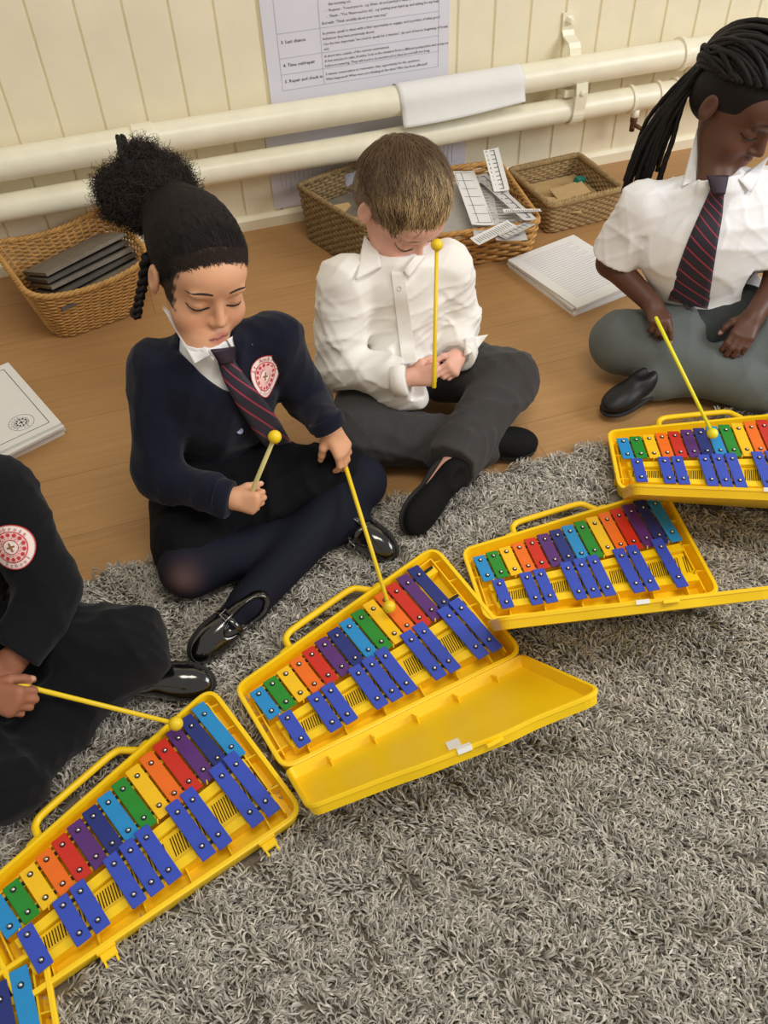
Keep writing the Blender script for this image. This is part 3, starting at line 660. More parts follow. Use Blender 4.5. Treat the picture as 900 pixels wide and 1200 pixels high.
def bar_mesh(t, b2, z, wd, ext=.295):
    t = np.array(t); b2 = np.array(b2); v = t - b2; L_ = np.linalg.norm(v); u = v/L_; hl = L_*(.5+ext); w2 = np.array([u[1], -u[0]])
    mb = MB(); R = [[w2[0], w2[1], 0], [u[0], u[1], 0], [0, 0, 1]]; c = (t+b2)/2
    mb.box((0, 0, 0), (wd/2, hl, .0016), R, bev=.0009); return mb, (c[0], c[1], z)
smb = MB(); smb.m = 0; smb.lathe([(.0046, 0), (.0046, .0009), (.0036, .0015)], (0, 0, 0), n=14); nb0 = len(smb.f)
smb.m = 1; smb.lathe([(.0029, .0012), (.0029, .0024), (.0022, .0036), (.0009, .0042)], (0, 0, 0), n=14)
SCREW = smb.build('screw', [MT['rubber'], MT['screw']], smooth=True); SCREW_ME = SCREW.data; bpy.data.objects.remove(SCREW)
NOTE = 'ABCDEFG'; COLN = {'lb': 'light blue', 'g': 'green', 'y': 'yellow', 'o': 'orange', 'r': 'red', 'p': 'purple', 'n': 'navy blue'}
SEQ = ['lb', 'g', 'y', 'o', 'r', 'p', 'n']
GF = []
def make_glock(org, ang, scale, nats, sharps, lid, label, dz=.014, clips=False):
    g = empty('glockenspiel', (org[0], org[1], dz), math.radians(ang)); g.scale = (scale,)*3; tag(g, label, 'glockenspiel', 'glockenspiels on the rug')
    GF.append((np.array(org), math.radians(ang), scale))
    for nm, mt_ in (('case_base', 'yellow'), ('bar_rail', 'yellow'), ('sound_slots', 'slot'), ('carry_handle', 'yellow')):
        if nm not in ME: 
            o = CP[nm].build(nm, MT[mt_], g); ME[nm] = o.data
            if nm == 'carry_handle': o.data.polygons.foreach_set('use_smooth', np.ones(len(o.data.polygons), dtype=bool))
        else: o = bpy.data.objects.new(nm, ME[nm]); COL.objects.link(o); o.parent = g
    for k_, f in enumerate(CP['felts']):
        if k_ >= 8 and 10 not in sharps: continue
        if f'felt{k_}' not in ME: o = f.build('felt_strip', MT['rubber'], g); ME[f'felt{k_}'] = o.data
        else: o = bpy.data.objects.new('felt_strip', ME[f'felt{k_}']); COL.objects.link(o); o.parent = g
    def addbar(key, t, b2, z, wd, m, lab):
        if key not in ME:
            mb, c = bar_mesh(t, b2, z, wd); o = mb.build('tone_bar', m, g); ME[key] = (o.data, c)
        else: o = bpy.data.objects.new('tone_bar', ME[key][0]); COL.objects.link(o); o.parent = g; c = ME[key][1]
        o.location = c; o['label'] = lab
        for p in (t, b2):
            s = bpy.data.objects.new('screw', SCREW_ME); COL.objects.link(s); s.parent = o; s.location = (p[0]-c[0], p[1]-c[1], .0016)
    for i in nats: k = SEQ[(i-1) % 7]; addbar(f'n{i}', nt_(i), nb_(i), .0325, .0256, MT['bar_'+k], COLN[k] + ' metal bar')
    for i in sharps: addbar(f's{i}', st_(i), sb_(i), .0372, .0244, MT['bar_s'], 'royal blue metal bar of the lower row')
    if lid is not None:
        hz = RIM - .001; a = math.radians(lid)
        Lp = [(-.016, -.168), (.105, -.200), (.15, -.217), (.28, -.250), (.325, -.251), (.436, -.276), (.450, .0), (-.010, .0)]
        o_ = roundpoly(Lp, [.020, .03, .03, .03, .03, .032, .014, .014], 6); th = .004
        i_ = offset_poly(o_, th); ob = offset_poly(o_, .004); ib = offset_poly(o_, th + .006); lip = offset_poly(o_, -.002); Z = lambda p, z: [(x, y, z) for x, y in p]
        mb = MB(); D = .021; mb.add(*loft([Z(ob, -D), Z(o_, -.006), Z(lip, -.006), Z(lip, -.001), Z(o_, 0), Z(i_, 0), Z(ib, -D + .003)]))
        for x in (.06, .14, .22, .30, .38): mb.box((x, -.020, -D + .008), (.0012, .012, .006))
        for x in (.075, .37):
            mb.box((x, .002, -.002), (.026, .005, .0025)); mb.tube([(x-.024, .004, 0), (x+.024, .004, 0)], .0028, 8)
        lo = mb.build('case_lid', MT['yellow'], g); lo.location = (0, -.010, hz); lo.rotation_euler = (-a, 0, 0)
        mb = MB(); cx = .222; cy = -.238
        mb.box((cx, -.170, -D + .0042), (.0105, .0150, .0006), [[.97, -.24, 0], [.24, .97, 0], [0, 0, 1]]); mb.build('white_sticker', MT['sticker'], lo); mb = MB(); mb.box((cx-.006, -.2325, -.0022), (.0110, .0056, .0038), [[.97, -.24, 0], [.24, .97, 0], [0, 0, 1]]); mb.build('white_sticker', MT['sticker'], lo)
        mb = MB(); mb.box((cx+.035, -.2500, -.007), (.014, .0035, .003), bev=.001); mb.build('lid_catch', MT['yellow'], lo)
    if clips:
        for x in (.115, .385):
            mb = MB(); mb.box((x, -.016, .024), (.012, .009, .003), bev=.001); mb.box((x, -.010, .028), (.014, .004, .004))
            for s_ in (-.009, .009): mb.box((x+s_, -.028, .0225), (.0016, .006, .0015))
            mb.build('hinge_clip', MT['yellow'], g)
    return g
ME = {}
ALLN = list(range(1, 16)); ALLS = list(range(1, 11))
def scl(o): return (o[0]*S, o[1]*S)
make_glock(scl((-.405, .4765)), 17.24, S*.985, ALLN, ALLS, None, 'yellow-cased glockenspiel without a lid, beside the child at the left edge', clips=True)
make_glock(scl((.0243, .6912)), 9.57, S*1.006, ALLN[:14], ALLS, 42, 'yellow-cased glockenspiel with wide open lid in front of the girl in the cardigan')
make_glock(scl((.4560, .8520)), -11.76, S*.965, ALLN, ALLS[:9], 56, 'yellow-cased glockenspiel in front of the boy, last blue bar missing')
make_glock(scl((.858, 1.0692)), -25.23, S*1.004, ALLN, ALLS, 49, 'yellow-cased glockenspiel farthest right, before the child in grey tights')
bp_ = at(23.4, 1153.6, .050)[:2]; ba_ = math.radians(4); bt_ = np.array(nt_(15))*S
make_glock((bp_[0] - bt_[0]*math.cos(ba_) + bt_[1]*math.sin(ba_), bp_[1] - bt_[0]*math.sin(ba_) - bt_[1]*math.cos(ba_)), 4, S, ALLN, ALLS, None, 'yellow-cased glockenspiel cut off at the bottom left corner of the picture')

# ------------------------------------------------------------ rug
def inside_glock(P):
    bad = np.zeros(len(P), bool)
    Q = np.array([(-.026, -.012), (.458, -.012), (.446, .292), (.318, .300), (.12, .250), (-.026, .180)])
    for org, a, s in GF:
        c, sn = math.cos(-a), math.sin(-a); d = (P[:, :2] - org)/s; q = np.stack([d[:, 0]*c - d[:, 1]*sn, d[:, 0]*sn + d[:, 1]*c], 1); ok = np.ones(len(P), bool)
        for i in range(len(Q)):
            e = Q[(i+1) % len(Q)] - Q[i]; w = q - Q[i]; ok &= (e[0]*w[:, 1] - e[1]*w[:, 0]) > .0
        bad |= ok
    return bad
def make_rug():
    x0, x1, y0, y1 = -1.3, 2.3, -.35, 1.236*S
    t = empty('shag_rug', ((x0+x1)/2, (y0+y1)/2, 0)); tag(t, 'large grey-beige shag rug covering the lower half of the floor', 'rug')
    mb = MB(); mb.box(((x0+x1)/2, (y0+y1)/2, .003), ((x1-x0)/2, (y1-y0)/2, .003)); child_at(mb.build('rug_backing', mat('rug_backing', (128, 120, 107), .95, .1, noise=.2, scale=300)), t)
    n = NSTRAND; xa, xb, ya = -.95, 1.75, .10
    r = np.stack([RNG.uniform(xa, xb, n), ya + (y1 - ya) * RNG.uniform(0, 1, n)], 1)
    # keep only what stands inside a generous wedge around the camera view, plus all of the near ring
    P = r.copy(); bad = inside_glock(P); P = P[~bad]; n = len(P)
    ang = 5*np.sin(P[:, 0]*6 + 1.2*np.sin(P[:, 1]*9)) + 3*np.sin(P[:, 1]*11 + 2*np.sin(P[:, 0]*7)) + 2.5*np.sin(P[:, 0]*37 + P[:, 1]*29) + RNG.normal(0, .75, n)
    Ln = RNG.uniform(.015, .030, n); ht = RNG.uniform(.006, .019, n); K = 5; s = np.linspace(0, 1, K)[None, :]
    curl = RNG.normal(0, 1.5, n)[:, None]; a = ang[:, None] + curl * (s - .3)
    dx = np.cos(a) * Ln[:, None] / K; dy = np.sin(a) * Ln[:, None] / K
    X = P[:, :1] + np.cumsum(dx, 1); Y = P[:, 1:] + np.cumsum(dy, 1)
    Z = .005 + ht[:, None] * np.sin(np.clip(s * (2.0 + RNG.uniform(-.3, .6, n)[:, None]), 0, 2.9)) ** .8
    PP = np.stack([X, Y, Z], 2); W = (RNG.uniform(.0009, .0019, n)[:, None] * np.array([.8, 1, 1, .85, .35])[None, :])
    UP = np.stack([RNG.normal(0, .3, n), RNG.normal(0, .3, n), np.ones(n)], 1); UP /= np.linalg.norm(UP, axis=1)[:, None]
    g = np.clip(RNG.normal(.43, .12, n), .16, .8)[:, None]; col = g * np.array([1.04, .975, .85]) 
    o = ribbons('rug_pile', PP, W, UP, mat('rug_fibre', (160, 150, 135), .8, .2, attr=True), None, col); o['kind'] = 'stuff'; child_at(o, t)
NSTRAND = 210000
make_rug()
# ------------------------------------------------------------ people
def hit(px, py, bvh, off=0.0):
    r = ray(px, py); h = bvh.ray_cast(Vector(CAM), Vector(r)); 
    return None if h[0] is None else np.array(h[0]) - r * off
def basis(f, u):
    f = nrm(f); x = nrm(np.cross(f, u)); u = np.cross(x, f); return np.array([x, f, u])      # rows: subject's right, face direction, up
def L2W(c, R, s): return lambda x, y, z: c + (R[0]*x + R[1]*y + R[2]*z) * s
def head_ops(c, R, s, neck, nr=.034, jaw=1.0):
    w = L2W(c, R, s); E = lambda p, r, k=.012, m='u', Rr=R: el(w(*p), np.array(r)*s, Rr, k, m)
    o = [E((0, -.012, .030), (.070, .085, .070)), E((0, .018, -.018), (.059, .062, .072), .02), E((0, .034, -.055), (.042*jaw, .040, .036), .025),
         E((0, .052, -.083), (.020, .017, .014), .018), E((0, .048, .030), (.052, .038, .036), .02)]
    for sx in (-1, 1):
        o += [E((sx*.034, .050, -.042), (.024, .024, .024), .02), E((sx*.0295, .088, -.004), (.017, .012, .0095), .012, 's'),
              E((sx*.0295, .0655, -.0055), (.0145, .0125, .0125), .003), E((sx*.027, .075, .0155), (.017, .006, .005), .012)]
        o += [E((sx*.0705, -.010, -.012), (.0075, .0165, .026), .004), E((sx*.078, -.007, -.008), (.005, .009, .016), .003, 's'),
              E((sx*.0095, .084, -.0345), (.0062, .0070, .0055), .005)]
    o += [rc(w(0, .076, .004), w(0, .093, -.029), .0055*s, .0082*s, .011), E((0, .0800, -.0535), (.0175, .0068, .0040), .007), E((0, .0785, -.0630), (.0150, .0072, .0048), .007),
          E((0, .0900, -.0582), (.0180, .0045, .0010), .002, 's')]
    o += [rc(w(0, -.018, -.045), neck, nr*s*1.02, nr*1.12, .025)]
    return o, w
def hand_ops(wr, d, n, t, s=1.0, curl=(30, 40, 25), thumb=(25, 20), spread=1.0, curls=None):
    """wr wrist, d wrist->knuckles, n back of the hand, t towards the thumb"""
    d = nrm(d); n = nrm(np.array(n) - d*np.dot(n, d)); t = np.cross(d, n) * (1 if np.dot(np.cross(d, n), t) > 0 else -1); wr = np.array(wr, float)
    W = lambda a, b, c: wr + (d*a + t*b + n*c)*s
    ops = []; tips = []; kn = [(.062, .0205), (.065, .0070), (.062, -.0065), (.056, -.0190)]
    seg = [(.028, .017, .013), (.031, .019, .014), (.029, .018, .013), (.023, .013, .011)]; rad = [.0074, .0076, .0072, .0064]
    for i, ((a, b), sg, r) in enumerate(zip(kn, seg, rad)):
        ops.append(rc(W(.006, b*.55, 0), W(a, b, 0), .0105*s, .0088*s, .012))
        cu = curls[i] if curls else curl; ang = 0; p = W(a, b, 0); base = nrm(d + t*(b*3.0*spread))
        for j in range(3):
            ang += math.radians(cu[j]); dd = base*math.cos(ang) - n*math.sin(ang); q = p + dd*sg[j]*s
            ops.append(rc(p, q, r*s*(1 - .08*j), r*s*(1 - .08*(j+1)), .0022)); p = q
        tips.append((p + dd*.001*s, nrm(n*math.cos(ang) + base*math.sin(ang)), r*s))
    a1, a2 = map(math.radians, thumb)
    p0 = W(.012, .014, -.006); p1 = W(.034, .014 + .020*math.cos(a1), -.006 - .020*math.sin(a1)); v = nrm(d*.85 + t*.45*math.cos(a1+a2) - n*math.sin(a1+a2)*.9)
    p2 = p1 + v*.021*s; v2 = nrm(d*.95 + t*.1 - n*math.sin(a1+a2+.2)*1.1); p3 = p2 + v2*.016*s
    ops += [rc(p0, p1, .0115*s, .0090*s, .010), rc(p1, p2, .0088*s, .0080*s, .004), rc(p2, p3, .0080*s, .0066*s, .003)]
    tips.append((p3, nrm(t*.5 + n*.6), .007*s)); ops.append(rc(wr - d*.012*s, W(.014, 0, 0), .0150*s, .0150*s, .012))
    return ops, tips
def torso_ops(J, o, k=.03, wide=1.0):
    lat = nrm(J['shR'] - J['shL']); up = nrm(J['neck'] - J['pel']); fr = nrm(np.cross(up, lat)); lat = np.cross(fr, up); R = np.array([lat, fr, up])
    span = np.linalg.norm(J['shR'] - J['shL']); m = (J['pel'] + J['neck'])/2; ch = J['pel']*.35 + J['neck']*.65
    L_ = np.linalg.norm(J['neck'] - J['pel'])
    return [el(J['pel'], (span*.42*wide+o, .068+o, .065+o), R, k), el(m - fr*.004, (span*.40*wide+o, .062+o, L_*.36+o), R, k), el(ch, (span*.44*wide+o, .064+o, L_*.30+o), R, k),
            rc(J['shR'], J['shL'], .036+o, .036+o, k), rc((J['shR']+J['shL'])/2, J['neck'], .045+o, .034+o, k)], R
def arm_ops(J, s, o, r=(.036, .029, .020), k=.014):
    return [rc(J['sh'+s], J['el'+s], r[0]+o, r[1]+o, k), rc(J['el'+s], J['wr'+s], r[1]+o, r[2]+o, k)]
def leg_ops(J, s, o, r=(.060, .045, .030), k=.02):
    return [rc(J['hip'+s], J['kn'+s], r[0]+o, r[1]+o, k), rc(J['kn'+s], J['an'+s], r[1]+o, r[2]+o, k)]
def shoe(name, an, toe, upv, m, par, L=.175, w=.031, strap=False, label=None, solem='sole'):
    """an = ankle, toe = toe tip; the sole lies opposite to upv"""
    d = nrm(toe - an); u = nrm(np.array(upv) - d*np.dot(upv, d)); x = np.cross(d, u); R = np.array([x, d, u]); heel = toe - d*L
    W = lambda a, b, c: heel + d*a + x*b + u*c
    up = [el(W(.035, 0, .022), (w*.86, .040, .030), R, .02), el(W(L*.52, 0, .014), (w*.92, L*.30, .022), R, .02), el(W(L-.040, 0, .010), (w, .042, .019), R, .02),
          el(W(.040, 0, .066), (w*.60, .030, .028), R, .010, 's') if not strap else el(W(.060, 0, .046), (w*.66, .050, .026), R, .004, 's'), half(W(0, 0, -.004), -u)]
    me, V, Q = sdf_mesh(up, .003); o = link(name, me, m, None); child_at(o, par)
    so = [el(W(.038, 0, -.006), (w*.98, .043, .011), R, .02), el(W(L*.5, 0, -.006), (w*.90, L*.32, .011), R, .02), el(W(L-.042, 0, -.006), (w*1.1, .047, .011), R, .02), half(W(0, 0, -.002), u), half(W(0, 0, -.013), -u)]
    me, V2, Q2 = sdf_mesh(so, .003); so_ = link('sole', me, MT[solem], None); so_.parent = o; so_.matrix_parent_inverse = (o.matrix_parent_inverse.inverted() if False else Matrix.Translation(-par.location)).copy().inverted() @ Matrix.Translation(-par.location)
    kids = [so_]
    if strap:
        mb = MB(); pts = [W(.078, (w+.0015)*math.cos(a), .004 + .040*math.sin(a)) for a in np.linspace(-.1, math.pi+.1, 14)]
        mb.tube(pts, .0055, 8, sq=.35); st = mb.build('strap', m, o, smooth=True); kids.append(st)
        mb = MB(); pc = W(.078, w*.80, .030); q = nrm(x*.7 + u*.7); tv = np.cross(q, d)
        cs = [pc + tv*.008 + d*.007, pc - tv*.008 + d*.007, pc - tv*.008 - d*.007, pc + tv*.008 - d*.007]; mb.tube([c + q*.004 for c in cs], .0013, 6, closed=True); kids.append(mb.build('buckle', MT['buckle'], o))
    return o
def skin_col(me, V, base, w=None, R=None, c=None, s=1, lip=(176, 92, 86), tips=(), nail=(228, 178, 165), brow=None, cheek=None, line=(40, 26, 22), hairline=None):
    C = np.tile(lin(base), (len(V), 1)).astype(float)
    def mix(mask, rgb): m = np.clip(mask, 0, 1)[:, None]; C[:] = C*(1-m) + np.array(lin(rgb))*m
    if c is not None:
        q = (V - c) @ R.T / s; X, Y, Z = q.T; front = (Y > .045)
        if cheek: 
            for sx in (-1, 1): mix(.45*np.exp(-(((X-sx*.034)/.018)**2 + ((Z+.038)/.016)**2))*front, cheek)
        zl = -.0582
        mix(np.clip(1.2 - ((X/.0185)**2 + ((Z-zl)/.0085)**2), 0, 1)*1.1*front, lip); mix(.8*(np.abs(Z-zl) < .0012)*(np.abs(X) < .018)*front, (90, 40, 38))
        for sx in (-1, 1):
            x = (X - sx*.0295)/.0150; zc = -.0105 - .0035*(1-x*x); mix(.95*(np.abs(x) < 1)*np.clip(1.4 - np.abs(Z - zc)/.0013, 0, 1)*front, line)
            if brow:
                x = (X*sx - .030)/.0185; zb = .0185 + .0035*(1 - x*x) - .002*x; mix(.9*np.clip(1.3 - np.abs(x), 0, 1)*np.clip(1.5 - np.abs(Z - zb)/.0022, 0, 1)*front*(np.abs(x) < 1.1), brow)
        mix(.55*((np.abs(X) < .008) & (np.abs(np.abs(X)-.005) < .003) & (np.abs(Z + .0395) < .002) & (Y > .07)), line)
    if hairline is not None:
        q = (V - c) @ R.T / s; e = np.sqrt((q[:, 0]/.096)**2 + ((q[:, 1]-.088)/.071)**2 + (q[:, 2]/.097)**2); nz_ = np.sin(V @ np.array([310, 190, 240.])) * .035 + np.sin(V @ np.array([-520, 430, 380.]) + 1)*.03
        m = np.clip((e - .835 + nz_)/.10, 0, 1)*(q[:, 2] > -.03)*(np.abs(q[:, 0]) < .0665); mix(m*np.where(e > .93, 1.0, .9), hairline)
    for p, n_, r in tips:
        d = V - p; mix(((np.linalg.norm(d, axis=1) < r*1.25) & (d @ n_ > r*.38)).astype(float)*.8, nail)
    setcol(me, C)
def lashes(par, w, R, bvh, m, name='eyelash', rx=.0160, z0=-.0085, dz=.005, thick=.0011):
    for sx in (-1, 1):
        P = []
        for x in np.linspace(-1, 1, 11):
            o = Vector(w(sx*.0295 + x*rx, .16, z0 - dz*(1 - x*x))); h = bvh.ray_cast(o, Vector(-R[1]))
            if h[0] is not None: P.append(np.array(h[0]) + R[1]*.0006)
        if len(P) > 4: mb = MB(); n = len(P); mb.tube(P, thick*np.sin(np.linspace(.35, math.pi-.35, n)), 6); child_at(mb.build(name, m, smooth=True), par)
def brows(par, w, R, bvh, m, thick=.0024):
    for sx in (-1, 1):
        P = []
        for x in np.linspace(-1, 1, 11):
            o = Vector(w(sx*(.031 + x*.0175), .16, .0175 + .0040*(1 - x*x) - .0015*x)); h = bvh.ray_cast(o, Vector(-R[1]))
            if h[0] is not None: P.append(np.array(h[0]) - R[1]*.0006)
        if len(P) > 4: mb = MB(); n = len(P); mb.tube(P, thick*np.sin(np.linspace(.9, math.pi-.25, n)), 6, sq=.8); child_at(mb.build('eyebrow', m, smooth=True), par)
def drape_patch(name, cor, bvh, m, par, off=.004, n=10, th=.0016, bulge=0, follow=False):
    """cor: four picture points of a cloth flap lying on a surface"""
    c = [np.array(p, float) for p in cor]; G = np.full((n+1, n+1), np.nan); D = np.zeros((n+1, n+1, 2))
    for i in range(n+1):
        for j in range(n+1):
            u, v = i/n, j/n; p = (c[0]*(1-u) + c[1]*u)*(1-v) + (c[3]*(1-u) + c[2]*u)*v; D[i, j] = p; h = hit(*p, bvh)
            if h is not None: G[i, j] = np.linalg.norm(h - CAM)
    u_, v_ = np.meshgrid(np.linspace(0, 1, n+1), np.linspace(0, 1, n+1), indexing='ij'); A = np.stack([u_*0+1, u_, v_, u_*v_, u_*u_], -1)
    ok = ~np.isnan(G) & (np.abs(G - np.nanmedian(G)) < .05); ok = ok if ok.sum() > 8 else ~np.isnan(G)
    cf = np.linalg.lstsq(A[ok], G[ok], rcond=None)[0]; fit = A @ cf
    if follow:
        G = np.where(ok, G, np.nanmedian(G)); G = np.repeat(np.min(G, axis=0, keepdims=True), n+1, 0)
        for _ in range(2): G[:, 1:-1] = G[:, 1:-1]*.5 + (G[:, 2:] + G[:, :-2])*.25
    else: G = np.clip(fit, np.min(G[ok]) - .004, np.max(G[ok]) + .004)
    mb = MB(); V = [CAM + ray(*D[i, j])*(G[i, j] - off - bulge*math.sin(math.pi*i/n)) for i in range(n+1) for j in range(n+1)]
    mb.add(V, [(i*(n+1)+j, i*(n+1)+j+1, (i+1)*(n+1)+j+1, (i+1)*(n+1)+j) for i in range(n) for j in range(n)])
    o = mb.build(name, m, smooth=True); md = o.modifiers.new('thick', 'SOLIDIFY'); md.thickness = th; md.offset = 0; child_at(o, par); return o
def tie_mat(name, a, b, k):
    m = bpy.data.materials.new(name); m.use_nodes = True; nt = m.node_tree; N = nt.nodes; L = nt.links; bs = N['Principled BSDF']; bs.inputs['Roughness'].default_value = .6; bs.inputs['Sheen Weight'].default_value = .2
    uv = N.new('ShaderNodeUVMap'); sp = N.new('ShaderNodeSeparateXYZ'); L.new(uv.outputs[0], sp.inputs[0])
    def mth(op, x, y):
        q = N.new('ShaderNodeMath'); q.operation = op
        for i, v in enumerate((x, y)):
            if isinstance(v, (int, float)): q.inputs[i].default_value = v
            elif v is not None: L.new(v, q.inputs[i])
        return q.outputs[0]
    f = mth('FRACT', mth('ADD', mth('MULTIPLY', sp.outputs[0], a), mth('MULTIPLY', sp.outputs[1], b)), None)
    ls = mth('LESS_THAN', f, k); mx = N.new('ShaderNodeMix'); mx.data_type = 'RGBA'; L.new(ls, mx.inputs[0]); mx.inputs[6].default_value = (*lin((30, 22, 42)), 1); mx.inputs[7].default_value = (*lin((158, 42, 66)), 1)
    L.new(mx.outputs[2], bs.inputs['Base Color']); return m
def tie(path, bvhs, m, par, off=.006, n=26, nw=6):
    """path: (px, py, half width in px) along the tie"""
    P = np.array(path, float); s = np.linspace(0, len(P)-1, n); ii = np.arange(len(P)); Q = np.stack([np.interp(s, ii, P[:, k]) for k in range(3)], 1)
    for _ in range(2): Q[1:-1] = Q[1:-1]*.5 + (Q[2:] + Q[:-2])*.25
    T = np.gradient(Q[:, :2], axis=0); T /= np.linalg.norm(T, axis=1)[:, None]; Nn = np.stack([-T[:, 1], T[:, 0]], 1)
    dep = []
    for q in Q:
        hs = [h for h in (hit(q[0] + dx*q[2], q[1], b) for b in bvhs for dx in (-.8, 0, .8)) if h is not None]; dep.append(np.percentile([np.linalg.norm(h - CAM) for h in hs], 25) if hs else np.nan)
    dep = np.array(dep); dep = np.where(np.isnan(dep), np.nanmedian(dep), dep)
    for _ in range(6): dep[1:-1] = np.minimum(dep[1:-1], (dep[:-2] + dep[2:] + dep[1:-1])/3)
    V = []; UV = []
    for i in range(n):
        last = i == n-1
        for j in range(nw+1):
            w = (j/nw*2 - 1); p = Q[i, :2] + Nn[i]*Q[i, 2]*w - (T[i]*Q[i, 2]*abs(w)*.8 if last else 0); V.append(CAM + ray(*p)*(dep[i] - off - .003*(1 - w*w))); UV.append((j/nw, i/n))
    mb = MB(); mb.add(V, [(i*(nw+1)+j, i*(nw+1)+j+1, (i+1)*(nw+1)+j+1, (i+1)*(nw+1)+j) for i in range(n-1) for j in range(nw)])
    o = mb.build('striped_tie', m, smooth=True); uvl = o.data.uv_layers.new(name='UVMap')
    for lp_ in o.data.loops: uvl.data[lp_.index].uv = UV[lp_.vertex_index]
    md = o.modifiers.new('thick', 'SOLIDIFY'); md.thickness = .0025; md.offset = 0; child_at(o, par); return o
def badge(px, py, rpx, bvh, par, roll=0, sq=1.0):
    c = hit(px, py, bvh); nbr = [hit(px + dx, py + dy, bvh) for dx, dy in ((rpx*.6, 0), (-rpx*.6, 0), (0, rpx*.6), (0, -rpx*.6))]; nbr = [c if q is None else q for q in nbr]
    tx = nrm(nbr[0] - nbr[1]); ty = nrm(nbr[3] - nbr[2]); nn = nrm(np.cross(tx, ty)); 
    if nn @ (CAM - c) < 0: nn = -nn
    ty = nrm(np.cross(nn, tx)); a = math.radians(roll); tx, ty = tx*math.cos(a) + ty*math.sin(a), ty*math.cos(a) - tx*math.sin(a)
    r = rpx * np.linalg.norm(c - CAM)/F * 1.02
    mb = MB(); ops = []
    def add(V2, Fc, m, z): mb.m = m; mb.add([(x*r, y*r*sq, z) for x, y in V2], Fc)
    def disc(cx, cy, r1, m, z, n=28): V2 = [(cx + r1*math.cos(t), cy + r1*math.sin(t)) for t in np.linspace(0, 2*math.pi, n, endpoint=False)]; add(V2, [tuple(range(n))], m, z)
    def rg(r0, r1, m, z, n=40):
        V2 = [(q*math.cos(t), q*math.sin(t)) for q in (r0, r1) for t in np.linspace(0, 2*math.pi, n, endpoint=False)]; add(V2, [(i, n+i, n+(i+1) % n, (i+1) % n) for i in range(n)], m, z)
    [rg(a_, b_, 0, .0002) for a_, b_ in ((0, .25), (.25, .5), (.5, .75), (.75, .98))]; rg(.96, 1.0, 1, .0010); rg(.66, .70, 1, .0010); rg(.0, .66, 2, .0008)
    for t in np.linspace(0, 2*math.pi, 14, endpoint=False): disc(.55*math.cos(t), .55*math.sin(t), .085, 1, .0012, 8)
    for t in np.linspace(0, 2*math.pi, 18, endpoint=False): disc(.40*math.cos(t), .40*math.sin(t), .022, 1, .0012, 6)
    rg(.30, .33, 1, .0011); disc(0, 0, .29, 0, .0011)
    for a_, b_ in ((.17, .04), (.04, .20)): add([(-a_, -b_), (a_, -b_), (a_, b_), (-a_, b_)], [(0, 1, 2, 3)], 3, .0015)
    for word, a0, st in (('St.Ambrose', 158, -15), ('School', 232, 15)):
        for i, ch in enumerate(word):
            if ch == ' ': continue
            t = math.radians(a0 + st*i); V, Fc = text_mesh(ch, .27, 'CENTER'); sg = 1 if st < 0 else -1; ca, sa = math.cos(t - sg*math.pi/2), math.sin(t - sg*math.pi/2); rr = .74 if st < 0 else .90
            add([(rr*math.cos(t) + x*ca - y*sa, rr*math.sin(t) + x*sa + y*ca) for x, y, z in V], Fc, 1, .0013)
    V = []
    sx, sy, sh = [], [], []
    for x in np.linspace(-r, r, 9):
        for y in np.linspace(-r, r, 9):
            p = c + tx*x + ty*y; h = bvh.ray_cast(Vector(p + nn*.05), Vector(-nn), .09)
            if h[0] is not None and x*x + y*y < r*r*1.1: sx.append(x); sy.append(y); sh.append(np.clip((np.array(h[0]) - p) @ nn, -.012, .012))
    sx, sy, sh = map(np.array, (sx, sy, sh)); A = np.stack([sx*0+1, sx, sy, sx*sx, sy*sy, sx*sy], 1); cf = np.linalg.lstsq(A, sh, rcond=None)[0]; up_ = np.percentile(sh - A @ cf, 90)
    for x, y, z in mb.v:
        hgt = np.array([1, x, y, x*x, y*y, x*y]) @ cf; V.append(tuple(c + tx*x + ty*y + nn*(hgt + z*1.5 + .0008 + max(up_, 0))))
    mb.v = V; o = mb.build('crest_badge', [MT['white_thread'], MT['red_thread'], MT['pink_thread'], MT['brown_thread']]); o['label'] = 'round red and white embroidered crest'; child_at(o, par)
def button(px, py, bvh, m, par, r=.0052):
    h = hit(px, py, bvh)
    if h is None: return
    n_ = nrm(CAM - h); h = h + n_*.0015; mb = MB(); mb.lathe([(r, 0), (r, .0016), (r*.8, .0024), (r*.7, .0016)], h, n_, 16); child_at(mb.build('button', m, smooth=True), par)
def strands(name, roots, dirs, length, m, par, cols, K=6, width=.0006, grav=0, jitter=.15, curl=0, curlr=.003, surf=None, ups=None):
    n = len(roots); P = np.zeros((n, K, 3)); P[:, 0] = roots; d = dirs.copy(); L_ = (length if not np.isscalar(length) else np.full(n, length))/(K-1)
    for k in range(1, K):
        d = d + RNG.normal(0, jitter, (n, 3))*.5 + np.array([0, 0, -grav])
        if surf is not None: d = surf(P[:, k-1], d)
        d /= np.linalg.norm(d, axis=1)[:, None] + 1e-9; P[:, k] = P[:, k-1] + d*L_[:, None]
    W = np.full((n, K), width)*np.linspace(1, .35, K)[None, :]
    if curl:
        ph = RNG.uniform(0, 6.28, n)[:, None] + np.linspace(0, curl, K)[None, :]; a = RNG.normal(size=(n, 3)); a /= np.linalg.norm(a, axis=1)[:, None]; b = np.cross(a, dirs); b /= np.linalg.norm(b, axis=1)[:, None]+1e-9
        P = P + (a[:, None]*np.cos(ph)[..., None] + b[:, None]*np.sin(ph)[..., None])*curlr
    U = ups if ups is not None else np.tile(nrm([.1, -.6, .8]), (n, 1))
    o = ribbons(name, P, W, U, m, None, cols); child_at(o, par); return o
